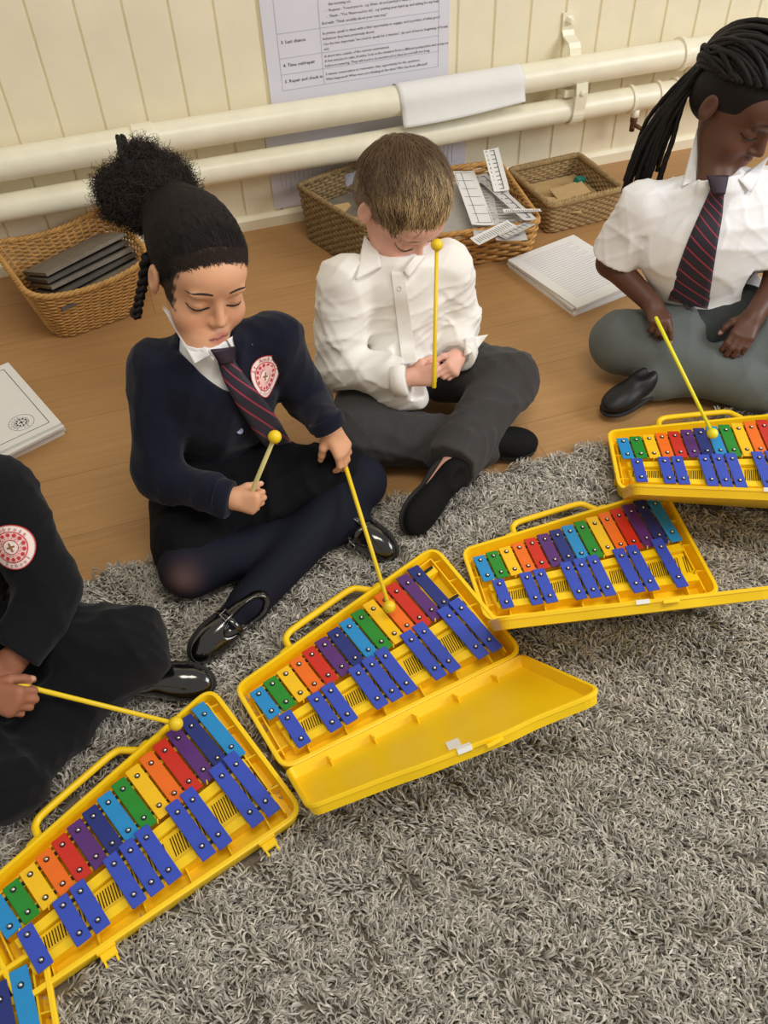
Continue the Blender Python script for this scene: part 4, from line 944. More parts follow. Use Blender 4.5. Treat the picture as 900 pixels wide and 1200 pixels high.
def mallet(grip, head, m1, m2, label, back=.05, hr=.0115, group='mallets in the children\'s hands'):
    g = np.array(grip); h = np.array(head); d = nrm(h - g); t = empty('mallet', tuple(g)); tag(t, label, 'mallet', group); a = g - d*back
    mb = MB(); mb.tube([a, a + d*.002, g, h], [.0034, .0046, .0042, .0036], 10); child_at(mb.build('stick', m1, smooth=True), t)
    mb = MB(); n = 9; mb.lathe([(max(hr*math.sin(x), .0008), -hr*math.cos(x)) for x in np.linspace(.05, math.pi-.05, n)], h, d, 16); child_at(mb.build('ball_head', m2, smooth=True), t); return t
def rings_frame(d, hint=(0, 0, 1)):
    u = nrm(np.cross(d, hint)); return u, np.cross(u, d)
def P_(d): return {k: at(*v) for k, v in d.items()}
def dump(nm, J):
    for a, b in (('pel','neck'),('shR','shL'),('shR','elR'),('elR','wrR'),('shL','elL'),('elL','wrL'),('hipR','knR'),('knR','anR'),('anR','toR'),('hipL','knL'),('knL','anL'),('anL','toL')): print(nm, a, b, round(float(np.linalg.norm(J[a]-J[b])), 3))

SR = .0028; CR = .0042
# =============================================================== girl in the navy cardigan
def girl():
    J = P_(dict(pel=(262, 545, .105), neck=(240, 402, .40), shR=(182, 432, .355), shL=(322, 398, .355), elR=(186, 560, .19), wrR=(268, 584, .20), elL=(362, 470, .21), wrL=(386, 500, .235),
        hipR=(222, 575, .09), knR=(222, 665, .070), anR=(412, 612, .050), toR=(462, 652, .030), hipL=(312, 560, .09), knL=(420, 565, .085), anL=(292, 706, .055), toL=(226, 772, .030)))
    dump('girl', J)
    t = empty('person', (J['pel'][0], J['pel'][1], 0)); tag(t, 'girl with a high curly bun in a navy cardigan and striped tie, holding two mallets', 'person', 'children sitting on the floor')
    hc = at(234, 318, .500); hs = 1.08; R = basis((.17, -.95, -.16), (.20, .02, 1)); ops, w = head_ops(hc, R, hs, J['neck'])
    tb, TR = torso_ops(J, -.012); ops += tb
    for s in 'RL': ops += arm_ops(J, s, -.006) + leg_ops(J, s, -.012)
    # right hand: fist with the thumb up; left hand hanging over the stick
    dR = nrm(at(306, 592, .195) - J['wrR']); nR = np.array([-.1, -.85, .35]); h1, t1 = hand_ops(J['wrR'], dR, nR, (-.2, .1, 1), .78, (75, 88, 50), (40, 30))
    dL = nrm(at(412, 545, .165) - J['wrL']); nL = np.array([.25, -.35, .85]); h2, t2 = hand_ops(J['wrL'], dL, nL, (-1, -.3, 0), .86, (26, 34, 20), (40, 30), .3)
    me, V, Q = sdf_mesh(ops + h1 + h2, SR); base = (220, 166, 130)
    skin_col(me, V, base, w, R, hc, hs, lip=(200, 126, 108), tips=t1+t2, nail=(236, 190, 172), cheek=(226, 150, 122), hairline=(24, 19, 17)); o = link('body', me, MT['skin_tan'], None); child_at(o, t); bb = bvh_of(V, Q)
    lashes(t, w, R, bb, MT['lash'], thick=.0019); brows(t, w, R, bb, MT['lash'], .0026)
    # shirt and cardigan
    so, _ = torso_ops(J, .000); sh = so + [rc(J['neck'] - TR[2]*.02, J['neck'] + TR[2]*.014, .046, .041, .01), cyl(J['neck'] + TR[2]*.010, J['neck'] + TR[2]*.07, .036, .004), cyl(J['neck'] + TR[2]*.018, J['neck'] + TR[2]*.09, .058)]
    me, V, Q = sdf_mesh(sh, CR); o = link('white_shirt', me, MT['shirt'], None); child_at(o, t); bs = bvh_of(V, Q)
    co, _ = torso_ops(J, .010, wide=1.06); fr, up, lat = TR[1], TR[2], TR[0]
    a = hit(204, 388, bs); b_ = hit(292, 372, bs); c = hit(279, 466, bs); a = a if a is not None else J['neck']+lat*.05; b_ = b_ if b_ is not None else J['neck']-lat*.05
    cen = (a + b_ + c)/3; pl = []
    for p, q in ((b_, c), (c, a)):
        n_ = nrm(np.cross(q - p, fr)); n_ = n_ if n_ @ (cen - p) < 0 else -n_; pl.append((p, n_))
    def vneck(P): return np.maximum(np.maximum((P - pl[0][0]) @ pl[0][1], (P - pl[1][0]) @ pl[1][1]), -((P - J['neck']) @ fr) + .00)
    cd = co + arm_ops(J, 'R', .012) + arm_ops(J, 'L', .012) + [('s', vneck, cen, 1e3, .004), el(J['neck'] + up*.045, (.052, .050, .046), TR, .006, 's')]
    # button band hanging hem
    cd += [fold(.0050, 34, 3), fold(.0018, 80, 33)]
    for s, hd in (('R', dR), ('L', dL)): cd.append(cyl(J['wr'+s] + hd*.004, J['wr'+s] + hd*.09, .05))
    me, V, Q = sdf_mesh(cd, CR); o = link('navy_cardigan', me, MT['navy'], None); child_at(o, t); bc = bvh_of(V, Q)
    # cuffs and button band
    for s, hd in (('R', dR), ('L', dL)):
        u, v = rings_frame(hd); mb = MB(); r = .0345
        P2 = [J['wr'+s] + hd*k for k in (-.020, -.016, .004, .006)]; mb.tube(P2, [r-.002, r, r-.002, r-.006], 22); child_at(mb.build('knit_cuff', MT['navy'], smooth=True), t)
    for p in ((281, 505), (282, 542)): button(*p, bc, MT['navybutton'], t, .0062)
    badge(309, 441, 22, bc, t, 8, 1.08)
    # collar
    drape_patch('collar_flap', [(191, 358), (222, 400), (251, 422), (233, 395)][:4], bs, MT['shirt'], t, .012, 8)
    drape_patch('collar_flap', [(190, 360), (240, 398), (246, 416), (228, 426)], bs, MT['shirt'], t, .010, 8)
    drape_patch('collar_flap', [(266, 398), (288, 384), (296, 404), (272, 408)], bs, MT['shirt'], t, .010, 8)
    tm = tie_mat('navy_red_tie_stripe', 2.2, 4.4, .16)
    tie([(262, 418, 8), (272, 440, 12), (292, 470, 15), (313, 500, 16), (333, 530, 13)], [bs, bc], tm, t, .016)
    drape_patch('tie_knot', [(247, 411), (275, 406), (274, 424), (259, 427)], bs, MT['knot'], t, .020, 8, .007, .005)
    # skirt, tights, shoes
    sk = [el(J['pel'], (.115, .10, .080), TR, .03)] + [rc(J['hip'+s], J['hip'+s]*.22 + J['kn'+s]*.78, .072, .064, .03) for s in 'RL'] + [rc(J['hipR']*.3+J['knR']*.7, J['hipL']*.3+J['knL']*.7, .045, .045, .05), fold(.006, 34, 8), fold(.002, 90, 88)]
    sk += [rc(at(205, 600, .06), at(205, 640, .05), .045, .04, .03)]
    me, V, Q = sdf_mesh(sk, CR); o = link('black_skirt', me, MT['blackskirt'], None); child_at(o, t)
    tg = leg_ops(J, 'R', .002, (.060, .050, .034)) + leg_ops(J, 'L', .002, (.060, .050, .034)) + [rc(J['anR'], J['anR']*.6 + J['toR']*.4, .032, .026), rc(J['anL'], J['anL']*.6 + J['toL']*.4, .032, .026)]
    me, V, Q = sdf_mesh(tg, CR); C = np.tile(lin((20, 22, 36)), (len(V), 1)).astype(float); kc = hit(212, 682, bvh_of(V, Q)); kc = J['knR'] if kc is None else kc
    m_ = .55*np.exp(-(np.linalg.norm(V - kc, axis=1)/.030)**2)[:, None]; C = C*(1-m_) + np.array(lin((128, 98, 92)))*m_; setcol(me, C); o = link('navy_tights', me, MT['tights'], None); child_at(o, t)
    shoe('patent_shoe', J['anL'], J['toL'], (.75, -.25, .55), MT['patent'], t, .165, .029, True)
    shoe('patent_shoe', J['anR'], J['toR'], (-.5, -.55, .6), MT['patent'], t, .150, .028, True)
    # hair
    E = lambda p, r, k=.012, m='u', Rr=R: el(w(*p), np.array(r)*hs, Rr, k, m)
    cap = [E((0, -.013, .032), (.0728, .0880, .0728)), E((0, -.045, -.010), (.062, .054, .060), .02), E((0, .088, .000), (.094, .0695, .095), .003, 's')]
    for sx in (-1, 1): cap += [E((sx*.078, .004, -.035), (.020, .030, .036), .006, 's')]
    cap += [half(w(0, 0, -.062), -R[2])]
    puff_c = at(176, 225, .585); pr = .075
    cap += [rc(w(.008, -.045, .055), puff_c, .052*hs, .044, .04)]
    me, V, Q = sdf_mesh(cap + [fold(.0012, 150, 5)], .003); setcol(me, np.tile((.012, .009, .008), (len(V), 1))); o = link('swept_back_hair', me, MT['hair_fuzz'], None); child_at(o, t)
    # fine hairs swept back from the hairline
    sel = V[((V - hc) @ R.T / hs)[:, 1] > -.02]; ql = (sel - hc) @ R.T / hs; ee = np.sqrt((ql[:, 0]/.096)**2 + ((ql[:, 1]-.088)/.071)**2 + (ql[:, 2]/.097)**2); wt = np.exp(-np.clip(ee - 1, 0, 2)/.12) + .12; idx = RNG.choice(len(sel), 12000, p=wt/wt.sum()); rts = sel[idx] + RNG.normal(0, .0012, (12000, 3)); tgt = puff_c - rts; tgt /= np.linalg.norm(tgt, axis=1)[:, None]
    out = rts - hc; out /= np.linalg.norm(out, axis=1)[:, None]
    def surf(P, d):
        o_ = P - (hc + R[2]*.02); o_ /= np.linalg.norm(o_, axis=1)[:, None]; return d - o_*np.sum(d*o_, 1)[:, None]*.9
    dd = tgt - out*np.sum(tgt*out, 1)[:, None]; dd /= np.linalg.norm(dd, axis=1)[:, None]; g = RNG.uniform(.005, .020, 12000)[:, None]*np.array([1.1, .85, .75])
    strands('hairline_strands', rts, dd, RNG.uniform(.018, .040, 12000), MT['hair_fuzz'], t, g, 6, .00045, surf=surf, ups=out, jitter=.25)
    # thin hair in front of the hairline, on the forehead edge
    ff = []
    for k in range(2600):
        x = RNG.uniform(-1, 1); a = x*1.25; p = w(.072*math.sin(a), .07*math.cos(a) + RNG.normal(0, .003), .070 - .050*abs(x)**1.8 + RNG.normal(0, .004))
        h = bb.ray_cast(Vector(p + (p - hc)*.8), Vector(-(p - hc)))
        if h[0] is not None: ff.append(np.array(h[0]))
    ff = np.array(ff); o2 = ff - hc; o2 /= np.linalg.norm(o2, axis=1)[:, None]; tg2 = puff_c - ff; tg2 /= np.linalg.norm(tg2, axis=1)[:, None]; dd = tg2 - o2*np.sum(tg2*o2, 1)[:, None]
    strands('baby_hair', ff + o2*.0006, dd, RNG.uniform(.010, .024, len(ff)), MT['hair_fuzz'], t, np.tile((.03, .02, .016), (len(ff), 1)), 6, .0004, surf=surf, ups=o2, jitter=.4)
    # curly bun
    pf = [el(puff_c, (pr, pr*.92, pr*.80), None, .02)]
    for k in range(46):
        v = nrm(RNG.normal(size=3)); q = puff_c + v*np.array([pr, pr*.95, pr*.82])*RNG.uniform(.75, 1.0); r = RNG.uniform(.010, .020); pf.append(el(q, (r,)*3, None, .008))
    me, V, Q = sdf_mesh(pf + [fold(.003, 160, 9)], .003); setcol(me, np.tile((.010, .008, .007), (len(V), 1))); bun = link('curly_bun', me, MT['hair_fuzz'], None); child_at(bun, t)
    n = 7000; idx = RNG.choice(len(V), n); rts = V[idx]; out = rts - puff_c; out /= np.linalg.norm(out, axis=1)[:, None]; dd = out*.35 + RNG.normal(0, 1, (n, 3)); dd /= np.linalg.norm(dd, axis=1)[:, None]
    g = RNG.uniform(.006, .035, n)[:, None]*np.array([1.15, .85, .7]); st = strands('bun_curls', rts - out*.002, dd, RNG.uniform(.014, .032, n), MT['hair_fuzz'], t, g, 8, .0006, curl=8, curlr=.0045, jitter=.5)
    # small twist sticking up and the braid by the neck
    def braid(P, r, name):
        P = np.array(P, float); s_ = np.linspace(0, len(P)-1, 60); PP = np.stack([np.interp(s_, np.arange(len(P)), P[:, k]) for k in range(3)], 1)
        for _ in range(3): PP[1:-1] = PP[1:-1]*.5 + (PP[2:] + PP[:-2])*.25
        d = nrm(PP[-1] - PP[0]); u, v = rings_frame(d, (.3, .2, .9)); mb = MB()
        for q in range(3):
            ph = np.linspace(0, 16, 60) + q*2.094; mb.tube(PP + (u[None]*np.cos(ph)[:, None] + v[None]*np.sin(2*ph)[:, None]*.6)*r*.62, r*.68*np.linspace(1, .62, 60), 7)
        o = mb.build(name, MT['hair_black'], smooth=True); child_at(o, t); return o
    braid([at(155, 205, .63), at(146, 182, .655), at(141, 160, .66)], .0085, 'hair_twist')
    braid([at(172, 300, .53), at(168, 330, .48), at(163, 352, .455), at(160, 372, .43)], .0100, 'hair_braid')
    me, V, Q = sdf_mesh([el(at(159, 366, .43) + np.array([0, 0, .0]), (.012, .012, .010)), fold(.002, 200, 2)], .003); setcol(me, np.tile((.05, .028, .016), (len(V), 1))); o = link('braid_end', me, MT['hair_fuzz'], None); child_at(o, t)
    mb = MB(); mb.tube([w(.040, -.05, .068), w(.048, -.045, .060), w(.055, -.040, .050)], .003, 8); o = mb.build('hair_tie', MT['navybutton'], smooth=True); child_at(o, t)
    g1 = J['wrR'] + dR*.052*.8 - nR/np.linalg.norm(nR)*.016
    mallet(g1 + np.array([0, 0, .01]), at(322, 512, .335), MT['mallet_pale'], MT['mallet'], 'pale cream mallet upright in the fist of the girl in the navy cardigan', .03)
    mallet(at(409, 560, .150), at(456, 711, .075), MT['mallet'], MT['mallet'], 'yellow mallet slanting from the cardigan girl\'s lowered hand to the open-lidded glockenspiel', .03)
MT['knot'] = mat('navy_red_knot', (38, 22, 40), .6)
girl()
# =============================================================== boy in the white shirt
def boy():
    J = P_(dict(pel=(478, 428, .105), neck=(468, 296, .39), shR=(405, 335, .345), shL=(522, 312, .345), elR=(398, 428, .19), wrR=(478, 442, .205), elL=(534, 380, .20), wrL=(536, 418, .185),
        hipR=(440, 450, .09), knR=(418, 508, .085), anR=(560, 520, .045), toR=(628, 520, .030), hipL=(520, 430, .09), knL=(592, 446, .105), anL=(530, 545, .085), toL=(476, 622, .040)))
    t = empty('person', (J['pel'][0], J['pel'][1], 0)); tag(t, 'boy with short brown hair in a loose white shirt, bent over with a raised mallet', 'person', 'children sitting on the floor')
    hc = at(470, 240, .475); hs = 1.06; R = basis((.20, -.76, -.60), (-.02, .35, 1)); ops, w = head_ops(hc, R, hs, J['neck'])
    tb, TR = torso_ops(J, -.012); ops += tb
    for s in 'RL': ops += arm_ops(J, s, -.006) + leg_ops(J, s, -.014)
    ops += [rc(J['anL'], J['anL']*.6 + J['toL']*.4, .026, .024)]
    dR = nrm(at(512, 440, .215) - J['wrR']); nR = np.array([.1, -.75, .3]); h1, t1 = hand_ops(J['wrR'], dR, nR, (0, .1, 1), .80, (72, 85, 50), (35, 30))
    dL = nrm(at(524, 446, .190) - J['wrL']); nL = np.array([.6, -.5, .5]); h2, t2 = hand_ops(J['wrL'], dL, nL, (-.4, .1, 1), .78, (60, 80, 50), (35, 30))
    me, V, Q = sdf_mesh(ops + h1 + h2, SR); skin_col(me, V, (228, 176, 156), w, R, hc, hs, lip=(186, 96, 92), tips=t1+t2, cheek=(232, 140, 130), brow=(140, 104, 78)); o = link('body', me, MT['skin_pale'], None); child_at(o, t); bb = bvh_of(V, Q)
    lashes(t, w, R, bb, MT['lash'], thick=.0010)
    so, _ = torso_ops(J, .014, wide=1.08); up, lat, fr = TR[2], TR[0], TR[1]
    sh = so + arm_ops(J, 'R', .018, (.036, .032, .018)) + arm_ops(J, 'L', .018, (.036, .032, .016)) + [rc(at(470, 400, .20), at(470, 455, .155), .052, .040, .03), rc(at(395, 430, .10), at(392, 452, .08), .035, .020, .03), rc(at(455, 455, .15), at(490, 466, .145), .030, .020, .03)]
    sh += [rc(J['neck'] - up*.02, J['neck'] + up*.012, .048, .043, .01), cyl(J['neck'] + up*.008, J['neck'] + up*.07, .037, .004), cyl(J['neck'] + up*.018, J['neck'] + up*.09, .060), fold(.0062, 27, 4), fold(.0036, 58, 14, sharp=3.2)]
    for s, hd in (('R', dR), ('L', dL)): sh.append(cyl(J['wr'+s] + hd*.000, J['wr'+s] + hd*.09, .05))
    me, V, Q = sdf_mesh(sh, .0036); o = link('white_shirt', me, MT['shirt_warm'], None); child_at(o, t); bs = bvh_of(V, Q)
    for s, hd in (('R', dR), ('L', dL)):
        mb = MB(); P2 = [J['wr'+s] + hd*k for k in (-.030, -.028, -.002, .000)]; mb.tube(P2, [.035, .0385, .0375, .033], 20); child_at(mb.build('shirt_cuff', MT['shirt_warm'], smooth=True), t)
    drape_patch('collar_flap', [(427, 276), (416, 328), (447, 313), (444, 296)], bs, MT['shirt_warm'], t, .009, 8)
    drape_patch('collar_flap', [(500, 298), (478, 326), (472, 318), (486, 300)], bs, MT['shirt_warm'], t, .009, 8)
    drape_patch('button_placket', [(458, 318), (474, 318), (488, 424), (471, 427)], bs, MT['shirt_warm'], t, .0025, 20, follow=True)
    for p in ((468, 338), (474, 377), (480, 414)): button(*p, bs, MT['button'], t, .0050)
    drape_patch('loose_cuff_flap', [(545, 396), (572, 392), (560, 408), (544, 418)], bs, MT['shirt_warm'], t, .006, 8)
    tr = [el(J['pel'], (.105, .085, .080), TR, .03)]
    for s in 'RL': tr += leg_ops(J, s, .016, (.060, .050, .036))
    tr += [fold(.0075, 32, 6), fold(.0022, 75, 16), cyl(J['anL'] + nrm(J['anL'] - J['knL'])*.004, J['anL'] + nrm(J['anL'] - J['knL'])*.10, .07)]
    me, V, Q = sdf_mesh(tr, CR); o = link('charcoal_trousers', me, MT['charcoal'], None); child_at(o, t); bt = bvh_of(V, Q)
    shoe('school_shoe', J['anL'], J['toL'], (.80, -.20, .55), MT['suede'], t, .180, .034)
    shoe('school_shoe', J['anR'], J['toR'], (.1, -.45, .9), MT['suede'], t, .150, .032)
    # hair
    E = lambda p, r, k=.012, m='u', Rr=R: el(w(*p), np.array(r)*hs, Rr, k, m)
    cap = [E((0, -.014, .033), (.0765, .0920, .0790)), E((0, -.045, -.010), (.066, .056, .056), .02), E((0, .095, -.030), (.085, .066, .080), .006, 's')]
    for sx in (-1, 1): cap += [E((sx*.080, .000, -.030), (.020, .026, .032), .006, 's')]
    cap += [half(w(0, 0, -.060), -R[2])]
    me, V, Q = sdf_mesh(cap, .003); q = (V - hc) @ R.T / hs; topm = np.clip((q[:, 2] - .025)/.035, 0, 1)[:, None]
    C = np.array(lin((146, 128, 112)))*(1-topm) + np.array(lin((98, 78, 54)))*topm; C *= RNG.uniform(.9, 1.1, (len(V), 1)); setcol(me, C); o = link('cropped_hair', me, MT['hair_boy'], None); child_at(o, t)
    crown = w(-.01, -.055, .085)
    def surf(P, d):
        o_ = P - (hc + R[2]*.02*hs); r_ = np.linalg.norm(o_, axis=1)[:, None]; o_ = o_/r_; return d - o_*(np.sum(d*o_, 1)[:, None])*.9 - o_*.05
    def grow(n, sel, ln, wd_, lightf, jit, name):
        S_ = V[sel]; rts = S_[RNG.choice(len(S_), n)] + RNG.normal(0, .0015, (n, 3)); out = rts - hc; out /= np.linalg.norm(out, axis=1)[:, None]
        d = (rts - crown); d /= np.linalg.norm(d, axis=1)[:, None]; d = d*.6 + R[1]*.9 - R[2]*.1 + R[0]*.15 + RNG.normal(0, .18, (n, 3)); d -= out*np.sum(d*out, 1)[:, None]; d /= np.linalg.norm(d, axis=1)[:, None]; d += out*.22
        lq = (rts - hc) @ R.T / hs; stripe = np.clip(.5 + .6*np.sin(lq[:, 0]*150 + 3*np.sin(lq[:, 1]*60)) + RNG.normal(0, .35, n), 0, 1)*lightf(lq)
        lo_ = np.array(lin((84, 64, 44))) if name == 'top_hair_strands' else np.array(lin((112, 94, 78))); c = lo_*(1-stripe[:, None]) + np.array(lin((200, 172, 126)))*stripe[:, None]
        strands(name, rts, d, RNG.uniform(*ln, n), MT['hair_boy'], t, c, 7, wd_, surf=surf, ups=out, jitter=jit)
    qz = q[:, 2]; grow(7500, np.where((qz > .040) | ((q[:, 1] > .03) & (qz > .02)))[0], (.030, .056), .00085, lambda l: np.clip((l[:, 1] + .05)/.07, .1, .95), .22, 'top_hair_strands')
    grow(5000, np.where((qz <= .045) & (q[:, 1] < .05))[0], (.006, .011), .0005, lambda l: .35 + 0*l[:, 0], .2, 'short_side_hair')
    u = at(505, 438, .215)
    mallet(at(509, 432, .232), at(512, 287, .455), MT['mallet'], MT['mallet'], 'yellow mallet held straight up by the boy in the white shirt', .04)

# =============================================================== child with braids, short sleeves and tie
def braids_child():
    J = P_(dict(pel=(838, 372, .11), neck=(838, 218, .42), shR=(752, 242, .375), shL=(918, 224, .375), elR=(716, 308, .235), wrR=(764, 356, .195), elL=(912, 330, .22), wrL=(884, 370, .185),
        hipR=(792, 392, .10), knR=(728, 402, .090), anR=(892, 460, .055), toR=(960, 455, .040), hipL=(880, 380, .10), knL=(975, 400, .09), anL=(770, 446, .050), toL=(708, 482, .028)))
    t = empty('person', (J['pel'][0], J['pel'][1], 0)); tag(t, 'child with long dark braids in a white short-sleeved shirt, striped tie and grey tights', 'person', 'children sitting on the floor')
    hc = at(868, 122, .56); hs = 1.10; R = basis((.16, -.90, -.36), (.17, .10, 1)); ops, w = head_ops(hc, R, hs, J['neck'])
    tb, TR = torso_ops(J, -.008); ops += tb
    for s in 'RL': ops += arm_ops(J, s, .002, (.028, .029, .020)) + leg_ops(J, s, -.012)
    dR = nrm(at(777, 386, .180) - J['wrR']); nR = np.array([-.15, -.45, .85]); h1, t1 = hand_ops(J['wrR'], dR, nR, (1, .1, .2), .88, (35, 55, 35), (30, 30), .3, curls=[(22, 30, 18), (45, 60, 35), (50, 65, 40), (52, 65, 40)])
    dL = nrm(at(862, 408, .150) - J['wrL']); nL = np.array([-.05, -.35, .9]); h2, t2 = hand_ops(J['wrL'], dL, nL, (-1, .2, .1), .95, (22, 34, 26), (8, 18), .9)
    me, V, Q = sdf_mesh(ops + h1 + h2, SR); skin_col(me, V, (92, 60, 46), w, R, hc, hs, lip=(112, 66, 58), tips=t1+t2, nail=(196, 160, 150), cheek=(112, 70, 52), brow=(36, 24, 20), line=(20, 12, 10)); o = link('body', me, MT['skin_dark'], None); child_at(o, t); bb = bvh_of(V, Q)
    lashes(t, w, R, bb, MT['lash'], thick=.0014)
    so, _ = torso_ops(J, .012, wide=1.1); up, lat, fr = TR[2], TR[0], TR[1]
    sh = so + [rc(J['neck'] - up*.02, J['neck'] + up*.012, .050, .045, .01)]
    for s in 'RL':
        d = nrm(J['el'+s] - J['sh'+s]); L_ = np.linalg.norm(J['el'+s] - J['sh'+s]); sh += [rc(J['sh'+s], J['sh'+s] + d*L_*.86, .048, .056, .016)]
    sh += [cyl(J['neck'] + up*.008, J['neck'] + up*.07, .039, .004), cyl(J['neck'] + up*.018, J['neck'] + up*.09, .060), fold(.0058, 25, 11), fold(.0032, 54, 12, sharp=3.2)]
    for s in 'RL':
        d = nrm(J['el'+s] - J['sh'+s]); L_ = np.linalg.norm(J['el'+s] - J['sh'+s]); sh.append(cyl(J['sh'+s] + d*L_*.88, J['sh'+s] + d*L_*1.6, .075)); sh.append(cyl(J['sh'+s] + d*L_*.80, J['sh'+s] + d*L_*.95, .047))
    me, V, Q = sdf_mesh(sh, .0036); o = link('white_shirt', me, MT['shirt'], None); child_at(o, t); bs = bvh_of(V, Q)
    drape_patch('collar_flap', [(817, 150), (799, 218), (827, 207), (822, 172)], bs, MT['shirt'], t, .012, 8)
    drape_patch('collar_flap', [(903, 180), (880, 226), (866, 210), (892, 190)], bs, MT['shirt'], t, .012, 8)
    sk = [el(J['pel'], (.125, .10, .075), TR, .03), rc(J['hipR'], J['hipR']*.5 + J['knR']*.5, .066, .058, .03), rc(J['hipL'], J['hipL']*.5 + J['knL']*.5, .066, .058, .03), fold(.005, 36, 21)]
    me, V, Q = sdf_mesh(sk, CR); o = link('grey_skirt', me, MT['greyskirt'], None); child_at(o, t); bk = bvh_of(V, Q)
    tg = []
    for s in 'RL': tg += leg_ops(J, s, .010, (.062, .058, .038))
    tg += [rc(J['anR'], J['anR']*.6 + J['toR']*.4, .036, .028), rc(J['anL'], J['anL']*.6 + J['toL']*.4, .034, .026), fold(.0035, 36, 31)]
    me, V, Q = sdf_mesh(tg, CR); o = link('grey_tights', me, MT['greytights'], None); child_at(o, t); bt = bvh_of(V, Q)
    tm = tie_mat('purple_red_tie_stripe', 1.6, 13, .14)
    tie([(841, 222, 8), (834, 250, 13), (822, 290, 18), (812, 330, 22), (805, 362, 24)], [bs, bk, bt], tm, t, .010)
    drape_patch('tie_knot', [(828, 206), (853, 206), (849, 228), (835, 228)], bs, MT['knot'], t, .014, 8, .007, .005)
    shoe('black_shoe', J['anL'], J['toL'], (-.55, -.1, .8), MT['blackleather'], t, .150, .032)
    shoe('black_shoe', J['anR'], J['toR'], (.1, -.3, .95), MT['blackleather'], t, .160, .032, True)
    d = nrm(J['anR'] - J['knR']); u, v = rings_frame(d); c = J['anR'] - d*.010; mb = MB(); mb.tube([c + d*k for k in (-.012, -.010, .010, .012)], [.044, .048, .047, .043], 22); child_at(mb.build('ankle_strap', MT['blackleather'], smooth=True), t)
    # hair: cap and long braids gathered behind
    E = lambda p, r, k=.012, m='u', Rr=R: el(w(*p), np.array(r)*hs, Rr, k, m)
    cap = [E((0, -.016, .034), (.0760, .0930, .0790)), E((0, -.045, -.010), (.062, .056, .060), .02), E((0, .092, -.010), (.088, .066, .084), .006, 's')]
    for sx in (-1, 1): cap += [E((sx*.082, .010, -.030), (.022, .034, .034), .006, 's')]
    cap += [half(w(0, 0, -.062), -R[2])]
    me, V, Q = sdf_mesh(cap, .003); o = link('braided_scalp', me, MT['hair_black'], None); child_at(o, t)
    ell = np.array([.0800, .0970, .0830])*hs; c0 = w(0, -.016, .034); gath = nrm([.50, -.80, -.34]); tail = w(.072, -.075, -.060)
    for layer in range(3):
        nb = (27, 21, 14)[layer]
        for i in range(nb):
            ph = math.radians(-112 + 224*(i + .5*layer % 1)/(nb-1)) ; el_ = math.radians(8 + 26*max(math.cos(ph), 0))
            st = np.array([math.sin(ph)*math.cos(el_), math.cos(ph)*math.cos(el_), math.sin(el_)]); g = nrm(gath + RNG.normal(0, .10, 3)); P = []
            for k in np.linspace(0, 1, 12):
                mid = nrm(st*(1-k) + g*k + np.array([0, -.15, .06 + .62*max(math.cos(ph), 0) + .16*layer])*math.sin(math.pi*k)*.55); rr = 1.02 + .055*layer*math.sin(math.pi*min(k*1.2, 1)) + .02*math.sin(math.pi*k); e = mid*ell*rr; P.append(c0 + R[0]*e[0] + R[1]*e[1] + R[2]*e[2])
            off = RNG.normal(0, .013, 3); L_ = RNG.uniform(.20, .27); tgt = np.array([-.06 - .12*RNG.uniform(), .12, -1.0])
            q = P[-1]; a = nrm(tail - q)
            for k in range(1, 9): f = k/8; v = a*(1-f)*.7 + nrm(tgt)*f; q = q + nrm(v)*L_/8; P.append(q + off*min(1, f*1.6) + np.array([.0, .012*math.sin(f*3), 0]))
            P = np.array(P); s_ = np.linspace(0, len(P)-1, 74); PP = np.stack([np.interp(s_, np.arange(len(P)), P[:, k]) for k in range(3)], 1)
            for _ in range(4): PP[1:-1] = PP[1:-1]*.5 + (PP[2:] + PP[:-2])*.25
            r = .0052*(1 + .22*np.abs(np.sin(np.arange(74)*.9 + i)))*np.linspace(1.0, .75, 74); mb = MB(); mb.tube(PP, r, 7); child_at(mb.build('hair_braid', MT['hair_black'], smooth=True), t)
    mallet(at(778, 392, .175), at(835, 508, .075), MT['mallet_neon'], MT['mallet_neon'], 'bright yellow mallet tapping the far right glockenspiel, held by the child with braids', .045)
    return t
MT['mallet_neon'] = mat('mallet_neon_yellow', (232, 226, 40), .4)

